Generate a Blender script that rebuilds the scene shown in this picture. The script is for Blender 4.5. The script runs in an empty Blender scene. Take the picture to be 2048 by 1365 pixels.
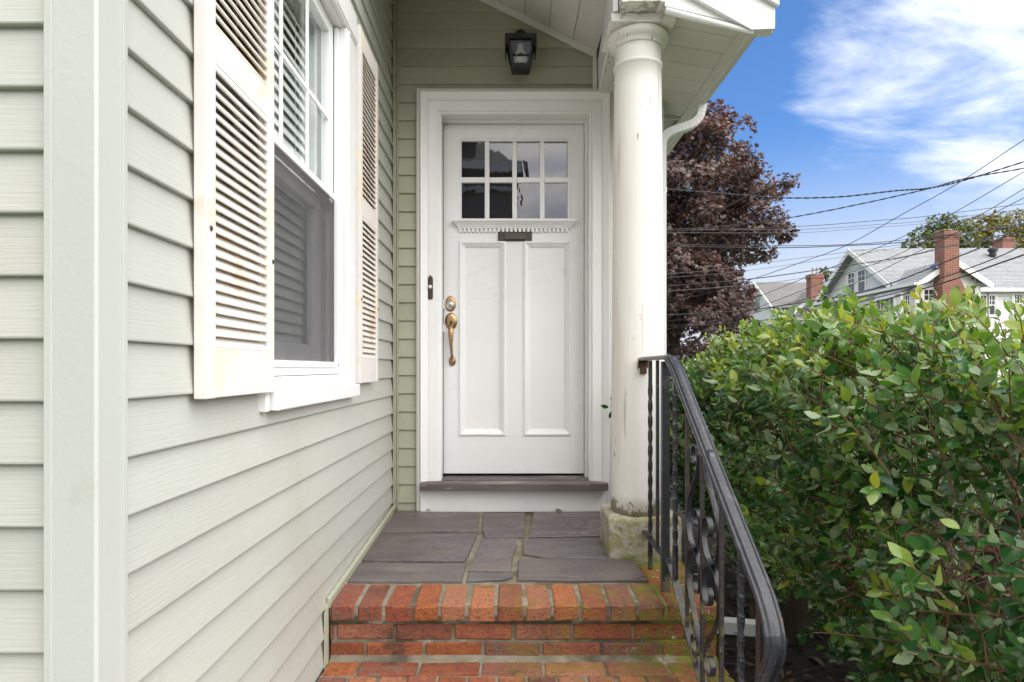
import bpy, math, random
import numpy as np
from mathutils import Vector, Matrix, noise as mnoise

random.seed(11)
rng = np.random.default_rng(11)
SC = bpy.context.scene
COL = SC.collection
R = math.radians

# ------------------------------------------------------------------ camera
F, CX, CY, EYE = 1300.0, 1018.0, 737.0, 1.45
cam_d = bpy.data.cameras.new("camera")
cam = bpy.data.objects.new("camera", cam_d)
COL.objects.link(cam)
cam.location = (0, 0, EYE)
cam.rotation_euler = (R(90), 0, 0)
cam_d.sensor_width = 36.0
cam_d.lens = F / 2048 * 36.0
cam_d.shift_x = (1024 - CX) / 2048
cam_d.shift_y = (CY - 682.5) / 2048
cam_d.clip_start = 0.05
cam_d.clip_end = 2000
SC.camera = cam


def W(px, py, Y):
    """point of the place at distance Y that the photograph shows at (px, py)"""
    return Vector(((px - CX) * Y / F, Y, EYE + (CY - py) * Y / F))


# ------------------------------------------------------------------ light
SUN_EL, SUN_AZ = R(50), R(124)      # azimuth clockwise from +Y: behind the camera, to its right
sun_d = bpy.data.lights.new("sun", 'SUN')
sun = bpy.data.objects.new("sun", sun_d)
COL.objects.link(sun)
sun_d.energy = 1.5
sun_d.angle = R(85)
sun_d.color = (1.0, 0.975, 0.945)
sv = Vector((math.sin(SUN_AZ) * math.cos(SUN_EL), math.cos(SUN_AZ) * math.cos(SUN_EL), math.sin(SUN_EL)))
sun.rotation_euler = (-sv).to_track_quat('-Z', 'Y').to_euler()
sun.location = (4, -6, 9)

SC.view_settings.view_transform = 'Standard'
SC.view_settings.look = 'None'
SC.view_settings.exposure = 1.16
SC.view_settings.gamma = 1.0
SC.view_settings.use_curve_mapping = False
SC.cycles.max_bounces = 8
SC.cycles.diffuse_bounces = 4
SC.cycles.glossy_bounces = 4
SC.cycles.transparent_max_bounces = 12
SC.cycles.use_denoising = True


class NT:
    """small helper round a node tree"""
    def __init__(self, tree):
        self.t = tree

    def n(self, kind, **kw):
        nd = self.t.nodes.new(kind)
        for k, v in kw.items():
            if k.startswith('i_'):
                nd.inputs[k[2:]].default_value = v
            else:
                setattr(nd, k, v)
        return nd

    def l(self, a, b):
        self.t.links.new(a, b)

    def math(self, op, a, b=None, c=None, clamp=False):
        nd = self.n('ShaderNodeMath', operation=op, use_clamp=clamp)
        for i, v in enumerate((a, b, c)):
            if v is None:
                continue
            if isinstance(v, (int, float)):
                nd.inputs[i].default_value = v
            else:
                self.l(v, nd.inputs[i])
        return nd.outputs[0]

    def rng(self, v, a, b, c=0.0, d=1.0, smooth=True):
        nd = self.n('ShaderNodeMapRange')
        nd.interpolation_type = 'SMOOTHSTEP' if smooth else 'LINEAR'
        nd.clamp = True
        self.l(v, nd.inputs[0])
        for i, x in zip((1, 2, 3, 4), (a, b, c, d)):
            nd.inputs[i].default_value = x
        return nd.outputs[0]

    def mix(self, fac, a, b, blend='MIX'):
        nd = self.n('ShaderNodeMix', data_type='RGBA', blend_type=blend)
        for v, s in ((fac, nd.inputs[0]), (a, nd.inputs[6]), (b, nd.inputs[7])):
            if isinstance(v, (int, float)):
                s.default_value = v
            elif isinstance(v, tuple):
                s.default_value = (*v[:3], 1)
            else:
                self.l(v, s)
        return nd.outputs[2]

    def noise(self, vec, scale, detail=4, rough=0.55, dist=0.0):
        nd = self.n('ShaderNodeTexNoise')
        nd.inputs['Scale'].default_value = scale
        nd.inputs['Detail'].default_value = detail
        nd.inputs['Roughness'].default_value = rough
        nd.inputs['Distortion'].default_value = dist
        if vec is not None:
            self.l(vec, nd.inputs['Vector'])
        return nd.outputs['Fac']

    def scale(self, vec, s):
        nd = self.n('ShaderNodeVectorMath', operation='MULTIPLY')
        self.l(vec, nd.inputs[0])
        nd.inputs[1].default_value = s
        return nd.outputs[0]


# ------------------------------------------------------------------ sky
world = bpy.data.worlds.new("World")
SC.world = world
world.use_nodes = True
wt = NT(world.node_tree)
world.node_tree.nodes.clear()
w_out = wt.n('ShaderNodeOutputWorld')
w_bg = wt.n('ShaderNodeBackground')
w_bg.inputs['Strength'].default_value = 0.1
sky = wt.n('ShaderNodeTexSky')
sky.sky_type = 'NISHITA'
sky.sun_disc = False
sky.sun_elevation = SUN_EL
sky.sun_rotation = SUN_AZ
sky.altitude = 20
sky.air_density = 1.0
sky.dust_density = 0.6
sky.ozone_density = 4.0
tc = wt.n('ShaderNodeTexCoord')
sep = wt.n('ShaderNodeSeparateXYZ')
wt.l(tc.outputs['Generated'], sep.inputs[0])
dx, dy, dz = sep.outputs
zc = wt.math('ADD', wt.math('MAXIMUM', dz, 0.0), 0.22)
comb = wt.n('ShaderNodeCombineXYZ')
wt.l(wt.math('DIVIDE', dx, zc), comb.inputs[0])
wt.l(wt.math('DIVIDE', dy, zc), comb.inputs[1])
rot = wt.n('ShaderNodeMapping')
rot.inputs['Rotation'].default_value = (0, 0, R(-38))
rot.inputs['Scale'].default_value = (0.62, 1.0, 1)
rot.inputs['Location'].default_value = (3.1, 1.7, 0.4)
wt.l(comb.outputs[0], rot.inputs[0])
cl = wt.noise(rot.outputs[0], 2.9, 9, 0.62, 0.30)
# the bank of cloud to the right of the house and the cover overhead and behind
bias = wt.math('ADD', wt.rng(dy, 0.80, -0.1, 0.0, 0.50), wt.rng(dz, 0.55, 0.95, 0.0, 0.2))


def lobe(px, py, inner, outer):
    d = Vector(((px - CX) / F, 1, (CY - py) / F)).normalized()
    vm = wt.n('ShaderNodeVectorMath', operation='DOT_PRODUCT')
    wt.l(tc.outputs['Generated'], vm.inputs[0])
    vm.inputs[1].default_value = d
    return wt.rng(vm.outputs['Value'], math.cos(R(outer)), math.cos(R(inner)))


lb = wt.math('MAXIMUM', wt.math('MAXIMUM', lobe(1990, 60, 1, 13), lobe(1760, 160, 0, 8)), lobe(1990, 235, 0, 9))
bias = wt.math('ADD', bias, wt.math('MULTIPLY', lb, 0.21))
cm = wt.rng(wt.math('ADD', cl, bias), 0.55, 1.06)
# clouds are brighter round the veiled sun
vs = wt.n('ShaderNodeVectorMath', operation='DOT_PRODUCT')
wt.l(tc.outputs['Generated'], vs.inputs[0])
vs.inputs[1].default_value = sv
glow = wt.rng(vs.outputs['Value'], -0.4, 0.8)
blue = wt.mix(1.0, sky.outputs[0], (0.48, 0.68, 0.89), 'MULTIPLY')
cloud = wt.mix(glow, (3.5, 3.62, 3.9), (12.1, 11.8, 11.4))
white = wt.mix(cm, blue, cloud)
hz = wt.rng(dz, 0.33, 0.05, 0.0, 0.95)
white2 = wt.mix(hz, white, wt.mix(0.15, (3.5, 3.62, 3.9), cloud))
wt.l(white2, w_bg.inputs[0])
wt.l(w_bg.outputs[0], w_out.inputs[0])

# ------------------------------------------------------------------ materials
MATS = {}


def surf(name, cols, nscale=4.0, stretch=(1, 1, 1), detail=5, rough=0.5, rough_var=0.0, bump=0.0, bscale=60.0,
         bstretch=None, bdetail=3, bdist=0.01, rnd=0.0, layers=(), metallic=0.0, spec=0.5, coord='Object', sat=0.0,
         ramp_rnd=False, coat=0.0):
    m = bpy.data.materials.new(name)
    m.use_nodes = True
    t = NT(m.node_tree)
    m.node_tree.nodes.clear()
    out = t.n('ShaderNodeOutputMaterial')
    p = t.n('ShaderNodeBsdfPrincipled')
    t.l(p.outputs[0], out.inputs[0])
    tcn = t.n('ShaderNodeTexCoord')
    oi = t.n('ShaderNodeObjectInfo')
    base = tcn.outputs[coord]
    off = t.n('ShaderNodeVectorMath', operation='ADD')
    offv = t.n('ShaderNodeVectorMath', operation='SCALE')
    cx = t.n('ShaderNodeCombineXYZ')
    for i in range(3):
        t.l(oi.outputs['Random'], cx.inputs[i])
    t.l(cx.outputs[0], offv.inputs[0])
    offv.inputs['Scale'].default_value = 37.0
    t.l(base, off.inputs[0])
    t.l(offv.outputs[0], off.inputs[1])
    vec = off.outputs[0]
    nz = t.noise(t.scale(vec, stretch), nscale, detail)
    ramp = t.n('ShaderNodeValToRGB')
    els = ramp.color_ramp.elements
    while len(els) < len(cols):
        els.new(0.5)
    for e, (pos, c) in zip(els, cols):
        e.position = pos
        e.color = (*c, 1)
    if ramp_rnd:
        f = t.math('ADD', t.math('MULTIPLY', oi.outputs['Random'], 0.75), t.math('MULTIPLY', t.math('SUBTRACT', nz, 0.5), 0.7))
        f = t.math('ADD', f, 0.12)
        t.l(f, ramp.inputs[0])
    else:
        t.l(nz, ramp.inputs[0])
    col = ramp.outputs[0]
    if rnd or sat:
        hs = t.n('ShaderNodeHueSaturation')
        rr = t.math('FRACT', t.math('MULTIPLY', oi.outputs['Random'], 7.31))
        t.l(t.math('ADD', t.math('MULTIPLY', rr, 2 * rnd), 1 - rnd), hs.inputs['Value'])
        r2 = t.math('FRACT', t.math('MULTIPLY', oi.outputs['Random'], 13.7))
        t.l(t.math('ADD', t.math('MULTIPLY', r2, 2 * sat), 1 - sat), hs.inputs['Saturation'])
        t.l(col, hs.inputs['Color'])
        col = hs.outputs[0]
    geo = t.n('ShaderNodeNewGeometry')
    sp = t.n('ShaderNodeSeparateXYZ')
    t.l(geo.outputs['Position'], sp.inputs[0])
    sn = t.n('ShaderNodeSeparateXYZ')
    t.l(geo.outputs['Normal'], sn.inputs[0])
    ro = None
    for ly in layers:
        v = t.scale(geo.outputs['Position'] if ly.get('world') else vec, ly.get('stretch', (1, 1, 1)))
        fz = t.noise(v, ly['scale'], ly.get('detail', 6), ly.get('r', 0.6), ly.get('dist', 0.3))
        fac = t.rng(fz, ly['lo'], ly['hi'])
        for g in ly.get('gate', ()):
            ax, a, b = g
            src = {'x': sp.outputs[0], 'y': sp.outputs[1], 'z': sp.outputs[2], 'nz': sn.outputs[2]}[ax]
            fac = t.math('MULTIPLY', fac, t.rng(src, a, b))
        fac = t.math('MULTIPLY', fac, ly.get('amt', 1.0))
        col = t.mix(fac, col, ly['col'], ly.get('blend', 'MIX'))
        if 'rough' in ly:
            cur = ro if ro is not None else rough
            md = t.n('ShaderNodeMix', data_type='FLOAT')
            t.l(fac, md.inputs[0])
            if isinstance(cur, (int, float)):
                md.inputs[2].default_value = cur
            else:
                t.l(cur, md.inputs[2])
            md.inputs[3].default_value = ly['rough']
            ro = md.outputs[0]
    t.l(col, p.inputs['Base Color'])
    if ro is None and rough_var:
        ro = t.rng(t.noise(vec, nscale * 1.7, 4), 0.3, 0.7, rough - rough_var, rough + rough_var)
    if ro is None:
        p.inputs['Roughness'].default_value = rough
    else:
        t.l(ro, p.inputs['Roughness'])
    p.inputs['Metallic'].default_value = metallic
    p.inputs['Specular IOR Level'].default_value = spec
    p.inputs['Coat Weight'].default_value = coat
    if bump:
        bz = t.noise(t.scale(vec, bstretch or stretch), bscale, bdetail, 0.6)
        bp = t.n('ShaderNodeBump')
        bp.inputs['Strength'].default_value = bump
        bp.inputs['Distance'].default_value = bdist
        t.l(bz, bp.inputs['Height'])
        t.l(bp.outputs[0], p.inputs['Normal'])
    MATS[name] = m
    return m


vinyl = surf('sage_vinyl', [(0.3, (0.455, 0.465, 0.422)), (0.7, (0.490, 0.500, 0.458))], 1.2, (0.6, 1, 3), rough=0.42, rough_var=0.07,
             bump=0.24, bscale=34, bstretch=(0.22, 7, 7), bdetail=3, bdist=0.004, rnd=0.03,
             layers=[dict(scale=1.3, lo=0.55, hi=0.78, col=(0.36, 0.34, 0.25), amt=0.30, world=True, stretch=(1, 1, 0.5)),
                     dict(scale=24, lo=0.66, hi=0.74, col=(0.33, 0.31, 0.24), amt=0.22)])
vinyl_shaded_dirty = surf('sage_vinyl_porch', [(0.3, (0.345, 0.345, 0.255)), (0.7, (0.40, 0.40, 0.305))], 1.2, (0.6, 1, 3), rough=0.48, rough_var=0.07,
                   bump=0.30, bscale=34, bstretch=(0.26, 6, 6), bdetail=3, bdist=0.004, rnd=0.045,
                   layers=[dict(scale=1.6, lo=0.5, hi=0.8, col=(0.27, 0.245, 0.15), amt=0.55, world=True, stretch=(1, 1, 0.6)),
                           dict(scale=30, lo=0.62, hi=0.74, col=(0.25, 0.22, 0.14), amt=0.30)])  # darker copy of the same vinyl: porch shade and olive dirt in its colour
post_mat = surf('sage_corner_post', [(0.3, (0.475, 0.492, 0.458)), (0.7, (0.505, 0.522, 0.485))], 2, rough=0.42, bump=0.05, bscale=90,
                layers=[dict(scale=9, lo=0.66, hi=0.75, col=(0.40, 0.40, 0.35), amt=0.35, stretch=(1, 1, 0.25))])
white_paint = surf('white_trim_paint', [(0.3, (0.79, 0.785, 0.785)), (0.7, (0.835, 0.83, 0.83))], 3, rough=0.38, rough_var=0.08, bump=0.05,
                   bscale=45, bstretch=(1, 1, 0.2), bdist=0.003,
                   layers=[dict(scale=7, lo=0.62, hi=0.8, col=(0.60, 0.57, 0.52), amt=0.28)])
door_paint = surf('white_door_paint', [(0.3, (0.80, 0.795, 0.80)), (0.7, (0.845, 0.84, 0.845))], 2, rough=0.33, rough_var=0.08, bump=0.10,
                  bscale=38, bstretch=(2.2, 1, 0.12), bdist=0.003,
                  layers=[dict(scale=11, lo=0.66, hi=0.78, col=(0.62, 0.60, 0.57), amt=0.22)])
clad_white = surf('white_metal_cladding', [(0.3, (0.76, 0.765, 0.77)), (0.7, (0.80, 0.80, 0.805))], 2, rough=0.35, bump=0.04, bscale=12,
                  layers=[dict(scale=6, lo=0.6, hi=0.8, col=(0.60, 0.58, 0.54), amt=0.3, stretch=(1, 1, 0.4))])
ceil_mat = surf('painted_ceiling_board', [(0.3, (0.62, 0.595, 0.56)), (0.7, (0.67, 0.645, 0.61))], 2, rough=0.55, bump=0.05, bscale=60,
                rnd=0.03, layers=[dict(scale=3, lo=0.5, hi=0.8, col=(0.50, 0.47, 0.42), amt=0.35, world=True)])
soffit_mat = surf('painted_soffit_board', [(0.3, (0.62, 0.60, 0.55)), (0.7, (0.66, 0.64, 0.59))], 2, rough=0.55, bump=0.05, bscale=60,
                  rnd=0.03, layers=[dict(scale=4, lo=0.5, hi=0.8, col=(0.50, 0.47, 0.40), amt=0.3, world=True)])
dark_gap = surf('dark_gap', [(0.3, (0.03, 0.028, 0.025)), (0.7, (0.04, 0.038, 0.034))], 4, rough=0.9)
column_paint = surf('cream_column_paint', [(0.3, (0.74, 0.715, 0.67)), (0.7, (0.80, 0.785, 0.75))], 3, (1, 1, 0.25), rough=0.5, rough_var=0.1, bump=0.16,
                    bscale=30, bstretch=(1.6, 1.6, 0.08), bdist=0.004,
                    layers=[dict(scale=3.2, lo=0.52, hi=0.75, col=(0.63, 0.57, 0.47), amt=0.6, stretch=(1, 1, 0.3), dist=0.8),
                            dict(scale=34, lo=0.655, hi=0.675, col=(0.40, 0.35, 0.28), amt=0.6, stretch=(1, 1, 0.03), dist=0.1, r=.5),
                            dict(scale=55, lo=0.685, hi=0.70, col=(0.20, 0.17, 0.14), amt=0.8, stretch=(1, 1, 0.2), r=.5),
                            dict(scale=9, lo=0.53, hi=0.55, col=(0.27, 0.235, 0.17), amt=0.9, gate=[('z', 0.93, 0.83)], rough=0.9, r=.7),
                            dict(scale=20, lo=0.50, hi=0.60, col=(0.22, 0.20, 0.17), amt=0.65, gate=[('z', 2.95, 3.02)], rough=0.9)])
plinth_mat = surf('weathered_concrete', [(0.25, (0.30, 0.27, 0.20)), (0.5, (0.42, 0.39, 0.31)), (0.75, (0.50, 0.48, 0.42))], 9, rough=0.9, bump=0.6, bscale=55, bdetail=6,
                  layers=[dict(scale=6, lo=0.5, hi=0.62, col=(0.62, 0.60, 0.55), amt=0.6, r=0.7),
                          dict(scale=8, lo=0.47, hi=0.60, col=(0.24, 0.21, 0.06), amt=0.75, r=0.75),
                          dict(scale=26, lo=0.62, hi=0.66, col=(0.13, 0.12, 0.09), amt=0.7),
                          dict(scale=9, lo=0.40, hi=0.60, col=(0.14, 0.17, 0.03), amt=0.8, gate=[('z', 0.655, 0.61)])])
brick_mat = surf('red_brick', [(0.0, (0.20, 0.062, 0.040)), (0.2, (0.285, 0.088, 0.048)), (0.45, (0.385, 0.145, 0.066)), (0.62, (0.30, 0.100, 0.050)), (0.8, (0.225, 0.074, 0.050)), (0.93, (0.19, 0.108, 0.080)), (1.0, (0.165, 0.118, 0.100))],
                 22, rough=0.82, bump=1.0, bscale=95, bdetail=7, bdist=0.010, rnd=0.13, sat=0.10, ramp_rnd=True,
                 layers=[dict(scale=85, lo=0.54, hi=0.64, col=(0.075, 0.036, 0.025), amt=0.65),
                         dict(scale=9, lo=0.52, hi=0.72, col=(0.17, 0.075, 0.048), amt=0.5, r=0.75),
                         dict(scale=4.3, lo=0.53, hi=0.66, col=(0.075, 0.036, 0.021), amt=0.78, world=True, r=0.78, rough=0.5),
                         dict(scale=6.2, lo=0.62, hi=0.74, col=(0.52, 0.43, 0.36), amt=0.5, r=0.85),
                         dict(scale=5.5, lo=0.47, hi=0.62, col=(0.22, 0.155, 0.020), amt=0.72, world=True, r=0.8, gate=[('x', -0.40, 0.35)]),
                         dict(scale=14, lo=0.47, hi=0.58, col=(0.145, 0.155, 0.016), amt=0.85, world=True, r=0.75, gate=[('x', 0.38, 0.55)]),
                         dict(scale=42, lo=0.64, hi=0.67, col=(0.62, 0.60, 0.48), amt=0.85, world=True, gate=[('x', 0.5, 0.66)])])
mortar_mat = surf('old_mortar', [(0.3, (0.17, 0.148, 0.105)), (0.7, (0.29, 0.258, 0.20))], 14, rough=0.95, bump=0.6, bscale=120, bdetail=5,
                  layers=[dict(scale=5, lo=0.60, hi=0.70, col=(0.60, 0.57, 0.52), amt=0.75, world=True),
                          dict(scale=6.5, lo=0.46, hi=0.60, col=(0.085, 0.085, 0.028), amt=0.75, world=True, gate=[('x', -0.9, 0.5)]),
                          dict(scale=3.5, lo=0.52, hi=0.66, col=(0.06, 0.05, 0.035), amt=0.8, world=True),
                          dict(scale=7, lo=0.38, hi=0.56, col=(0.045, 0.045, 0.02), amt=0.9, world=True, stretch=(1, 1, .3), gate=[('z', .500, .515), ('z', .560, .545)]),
                          dict(scale=8, lo=0.40, hi=0.55, col=(0.17, 0.19, 0.012), amt=0.9, world=True, gate=[('x', 0.48, 0.60)])])
slate_mat = surf('purple_slate', [(0.25, (0.098, 0.083, 0.083)), (0.5, (0.130, 0.112, 0.110)), (0.75, (0.170, 0.148, 0.138))], 5.0, (1, 2.6, 1), rough=0.5,
                 bump=0.6, bscale=8, bstretch=(0.7, 3.4, 1), bdetail=9, bdist=0.012, rnd=0.15, sat=.25,
                 layers=[dict(scale=2.4, lo=0.50, hi=0.53, col=(0.092, 0.074, 0.084), amt=0.65, world=True, rough=0.15, dist=1.2, stretch=(0.7, 1.6, 1), r=.7),
                         dict(scale=3.3, lo=0.54, hi=0.72, col=(0.20, 0.16, 0.115), amt=0.5, world=True, r=.75), dict(scale=30, lo=0.60, hi=0.68, col=(0.07, 0.06, 0.06), amt=0.5, r=.7),
                         dict(scale=60, lo=0.70, hi=0.74, col=(0.33, 0.31, 0.28), amt=0.6)])
threshold_mat = surf('worn_stone_sill', [(0.3, (0.085, 0.07, 0.07)), (0.7, (0.15, 0.125, 0.12))], 6, (0.5, 1, 1), rough=0.6, bump=0.5, bscale=25, bstretch=(0.3, 1, 1),
                     layers=[dict(scale=7, lo=0.50, hi=0.64, col=(0.34, 0.30, 0.25), amt=0.75, stretch=(0.25, 1, 1.6), gate=[('nz', 0.2, 0.8)]),
                             dict(scale=22, lo=0.62, hi=0.68, col=(0.40, 0.37, 0.33), amt=0.7, stretch=(0.4, 1, 1))])
shutter_mat = surf('chalky_shutter_paint', [(0.3, (0.70, 0.665, 0.645)), (0.55, (0.74, 0.705, 0.68)), (0.8, (0.75, 0.685, 0.61))], 3.0, (1, 1, 0.5), rough=0.7, bump=0.2,
                   bscale=50, bstretch=(1, 1, 0.3), bdist=0.003,
                   layers=[dict(scale=5.5, lo=0.555, hi=0.575, col=(0.80, 0.69, 0.53), amt=0.75, world=True, r=0.5, stretch=(1, 1, 0.55)),
                           dict(scale=9, lo=0.60, hi=0.64, col=(0.71, 0.60, 0.46), amt=0.5, world=True),
                           dict(scale=13, lo=0.62, hi=0.66, col=(0.70, 0.69, 0.69), amt=0.55, world=True)])
slat_mat = surf('shutter_slat_paint', [(0.3, (0.74, 0.70, 0.66)), (0.6, (0.76, 0.70, 0.63)), (0.85, (0.70, 0.58, 0.44))], 6, (1, 0.5, 1), rough=0.7, bump=0.2, bscale=60, rnd=0.03,
                layers=[dict(scale=7, lo=0.56, hi=0.62, col=(0.60, 0.45, 0.30), amt=0.55, world=True),
                        dict(scale=20, lo=0.60, hi=0.66, col=(0.66, 0.51, 0.35), amt=0.45, world=True, stretch=(1, 0.4, 1))])
iron_mat = surf('black_enamel_iron', [(0.3, (0.012, 0.013, 0.018)), (0.7, (0.024, 0.025, 0.034))], 8, rough=0.30, rough_var=0.14, bump=0.55, bscale=55, bdetail=5, bdist=0.004,
                layers=[dict(scale=11, lo=0.57, hi=0.66, col=(0.13, 0.135, 0.155), amt=0.28, rough=0.5, r=.7), dict(scale=60, lo=0.68, hi=0.71, col=(0.25, 0.25, 0.26), amt=0.7, rough=.6),
                        dict(scale=14, lo=0.66, hi=0.70, col=(0.13, 0.06, 0.03), amt=0.7, rough=0.8),
                        dict(scale=18, lo=0.45, hi=0.6, col=(0.20, 0.18, 0.09), amt=0.6, gate=[('z', 0.75, 0.62), ('y', 1.75, 2.0)], rough=0.9)])
rough_iron = surf('hammered_iron', [(0.3, (0.012, 0.011, 0.012)), (0.7, (0.045, 0.035, 0.032))], 60, rough=0.45, bump=0.9, bscale=190, bdetail=2, bdist=0.004,
                  layers=[dict(scale=12, lo=0.62, hi=0.70, col=(0.12, 0.055, 0.03), amt=0.6, rough=0.8),
                          dict(scale=20, lo=0.5, hi=0.62, col=(0.20, 0.19, 0.10), amt=0.6, gate=[('z', 0.85, 0.65)], rough=0.9)])
brass_mat = surf('antique_brass', [(0.3, (0.36, 0.23, 0.11)), (0.7, (0.50, 0.34, 0.19))], 20, rough=0.32, rough_var=0.1, metallic=0.9, bump=0.06, bscale=80,
                 layers=[dict(scale=25, lo=0.62, hi=0.7, col=(0.12, 0.08, 0.05), amt=0.5)])
nickel_mat = surf('worn_nickel', [(0.3, (0.42, 0.38, 0.34)), (0.7, (0.62, 0.58, 0.54))], 20, rough=0.3, metallic=0.9)
bronze_mat = surf('dark_bronze', [(0.3, (0.055, 0.046, 0.040)), (0.7, (0.085, 0.070, 0.060))], 25, rough=0.45, metallic=0.5, bump=0.1, bscale=90)
rust_mat = surf('rusty_screw', [(0.3, (0.06, 0.03, 0.02)), (0.7, (0.12, 0.06, 0.035))], 60, rough=0.8)
lamp_black = surf('black_lantern_metal', [(0.3, (0.012, 0.012, 0.014)), (0.7, (0.022, 0.022, 0.025))], 20, rough=0.35)
bulb_mat = surf('frosted_bulb', [(0.3, (0.78, 0.77, 0.75)), (0.7, (0.84, 0.83, 0.81))], 10, rough=0.35)
button_mat = surf('white_button', [(0.3, (0.75, 0.73, 0.70)), (0.7, (0.80, 0.78, 0.75))], 10, rough=0.3)
frame_vinyl = surf('white_window_vinyl', [(0.3, (0.78, 0.78, 0.785)), (0.7, (0.82, 0.82, 0.825))], 2, rough=0.32,
                   layers=[dict(scale=9, lo=0.64, hi=0.76, col=(0.55, 0.50, 0.45), amt=0.35)])
blind_mat = surf('white_blind_slat', [(0.3, (0.80, 0.80, 0.78)), (0.7, (0.84, 0.84, 0.82))], 4, rough=0.45)
room_mat = surf('dim_room_plaster', [(0.3, (0.30, 0.31, 0.30)), (0.7, (0.36, 0.37, 0.36))], 2, rough=0.9)
curtain_mat = surf('grey_curtain', [(0.3, (0.26, 0.255, 0.265)), (0.7, (0.30, 0.295, 0.305))], 4, rough=0.9)
roof_mat = surf('grey_shingle', [(0.3, (0.16, 0.16, 0.165)), (0.7, (0.24, 0.24, 0.245))], 6, rough=0.95, bump=0.5, bscale=30)


def glass(name, refl, rough=0.0, tint=(0.95, 0.97, 0.96), wave=0.0, fres=1.0):
    m = bpy.data.materials.new(name)
    m.use_nodes = True
    t = NT(m.node_tree)
    m.node_tree.nodes.clear()
    out = t.n('ShaderNodeOutputMaterial')
    tr = t.n('ShaderNodeBsdfTransparent')
    tr.inputs[0].default_value = (*tint, 1)
    gl = t.n('ShaderNodeBsdfGlossy')
    gl.inputs['Color'].default_value = (1, 1, 1, 1)
    gl.inputs['Roughness'].default_value = rough
    ge = t.n('ShaderNodeNewGeometry')
    dt = t.n('ShaderNodeVectorMath', operation='DOT_PRODUCT')
    t.l(ge.outputs['Incoming'], dt.inputs[0])
    t.l(ge.outputs['Normal'], dt.inputs[1])
    inv = t.math('SUBTRACT', 1.0, t.math('ABSOLUTE', dt.outputs['Value']), clamp=True)
    fr5 = t.math('POWER', inv, 5.0)
    mx = t.n('ShaderNodeMixShader')
    t.l(t.math('ADD', t.math('MULTIPLY', fr5, fres), refl, clamp=True), mx.inputs[0])
    t.l(tr.outputs[0], mx.inputs[1])
    t.l(gl.outputs[0], mx.inputs[2])
    t.l(mx.outputs[0], out.inputs[0])
    if wave:
        tcn = t.n('ShaderNodeTexCoord')
        bz = t.noise(t.scale(tcn.outputs['Object'], (1, 1, 0.45)), 9, 2, 0.5, 0.6)
        bp = t.n('ShaderNodeBump')
        bp.inputs['Strength'].default_value = wave
        bp.inputs['Distance'].default_value = 0.02
        t.l(bz, bp.inputs['Height'])
        t.l(bp.outputs[0], gl.inputs['Normal'])
    return m


door_glass = glass('old_door_glass', 0.105, 0.0, (0.62, 0.61, 0.62), wave=0.025)
win_glass = glass('window_glass', 0.03, 0.0, (0.95, 0.975, 0.97), wave=0.006, fres=.55)
lamp_glass = glass('lantern_glass', 0.05, 0.08, (0.80, 0.80, 0.80))
far_glass = surf('dark_far_glass', [(0.3, (0.03, 0.035, 0.04)), (0.7, (0.06, 0.065, 0.07))], 1.5, rough=0.06, spec=0.8)

screen_mat = bpy.data.materials.new('insect_screen')
screen_mat.use_nodes = True
_t = NT(screen_mat.node_tree)
screen_mat.node_tree.nodes.clear()
_o = _t.n('ShaderNodeOutputMaterial')
_a = _t.n('ShaderNodeBsdfTransparent')
_b = _t.n('ShaderNodeBsdfDiffuse')
_b.inputs[0].default_value = (0.115, 0.112, 0.118, 1)
_m = _t.n('ShaderNodeMixShader')
_tc = _t.n('ShaderNodeTexCoord')
_t.l(_t.rng(_t.noise(_tc.outputs['Object'], 5, 2), 0.3, 0.7, 0.40, 0.46), _m.inputs[0])
_t.l(_a.outputs[0], _m.inputs[1])
_t.l(_b.outputs[0], _m.inputs[2])
_t.l(_m.outputs[0], _o.inputs[0])


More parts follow.
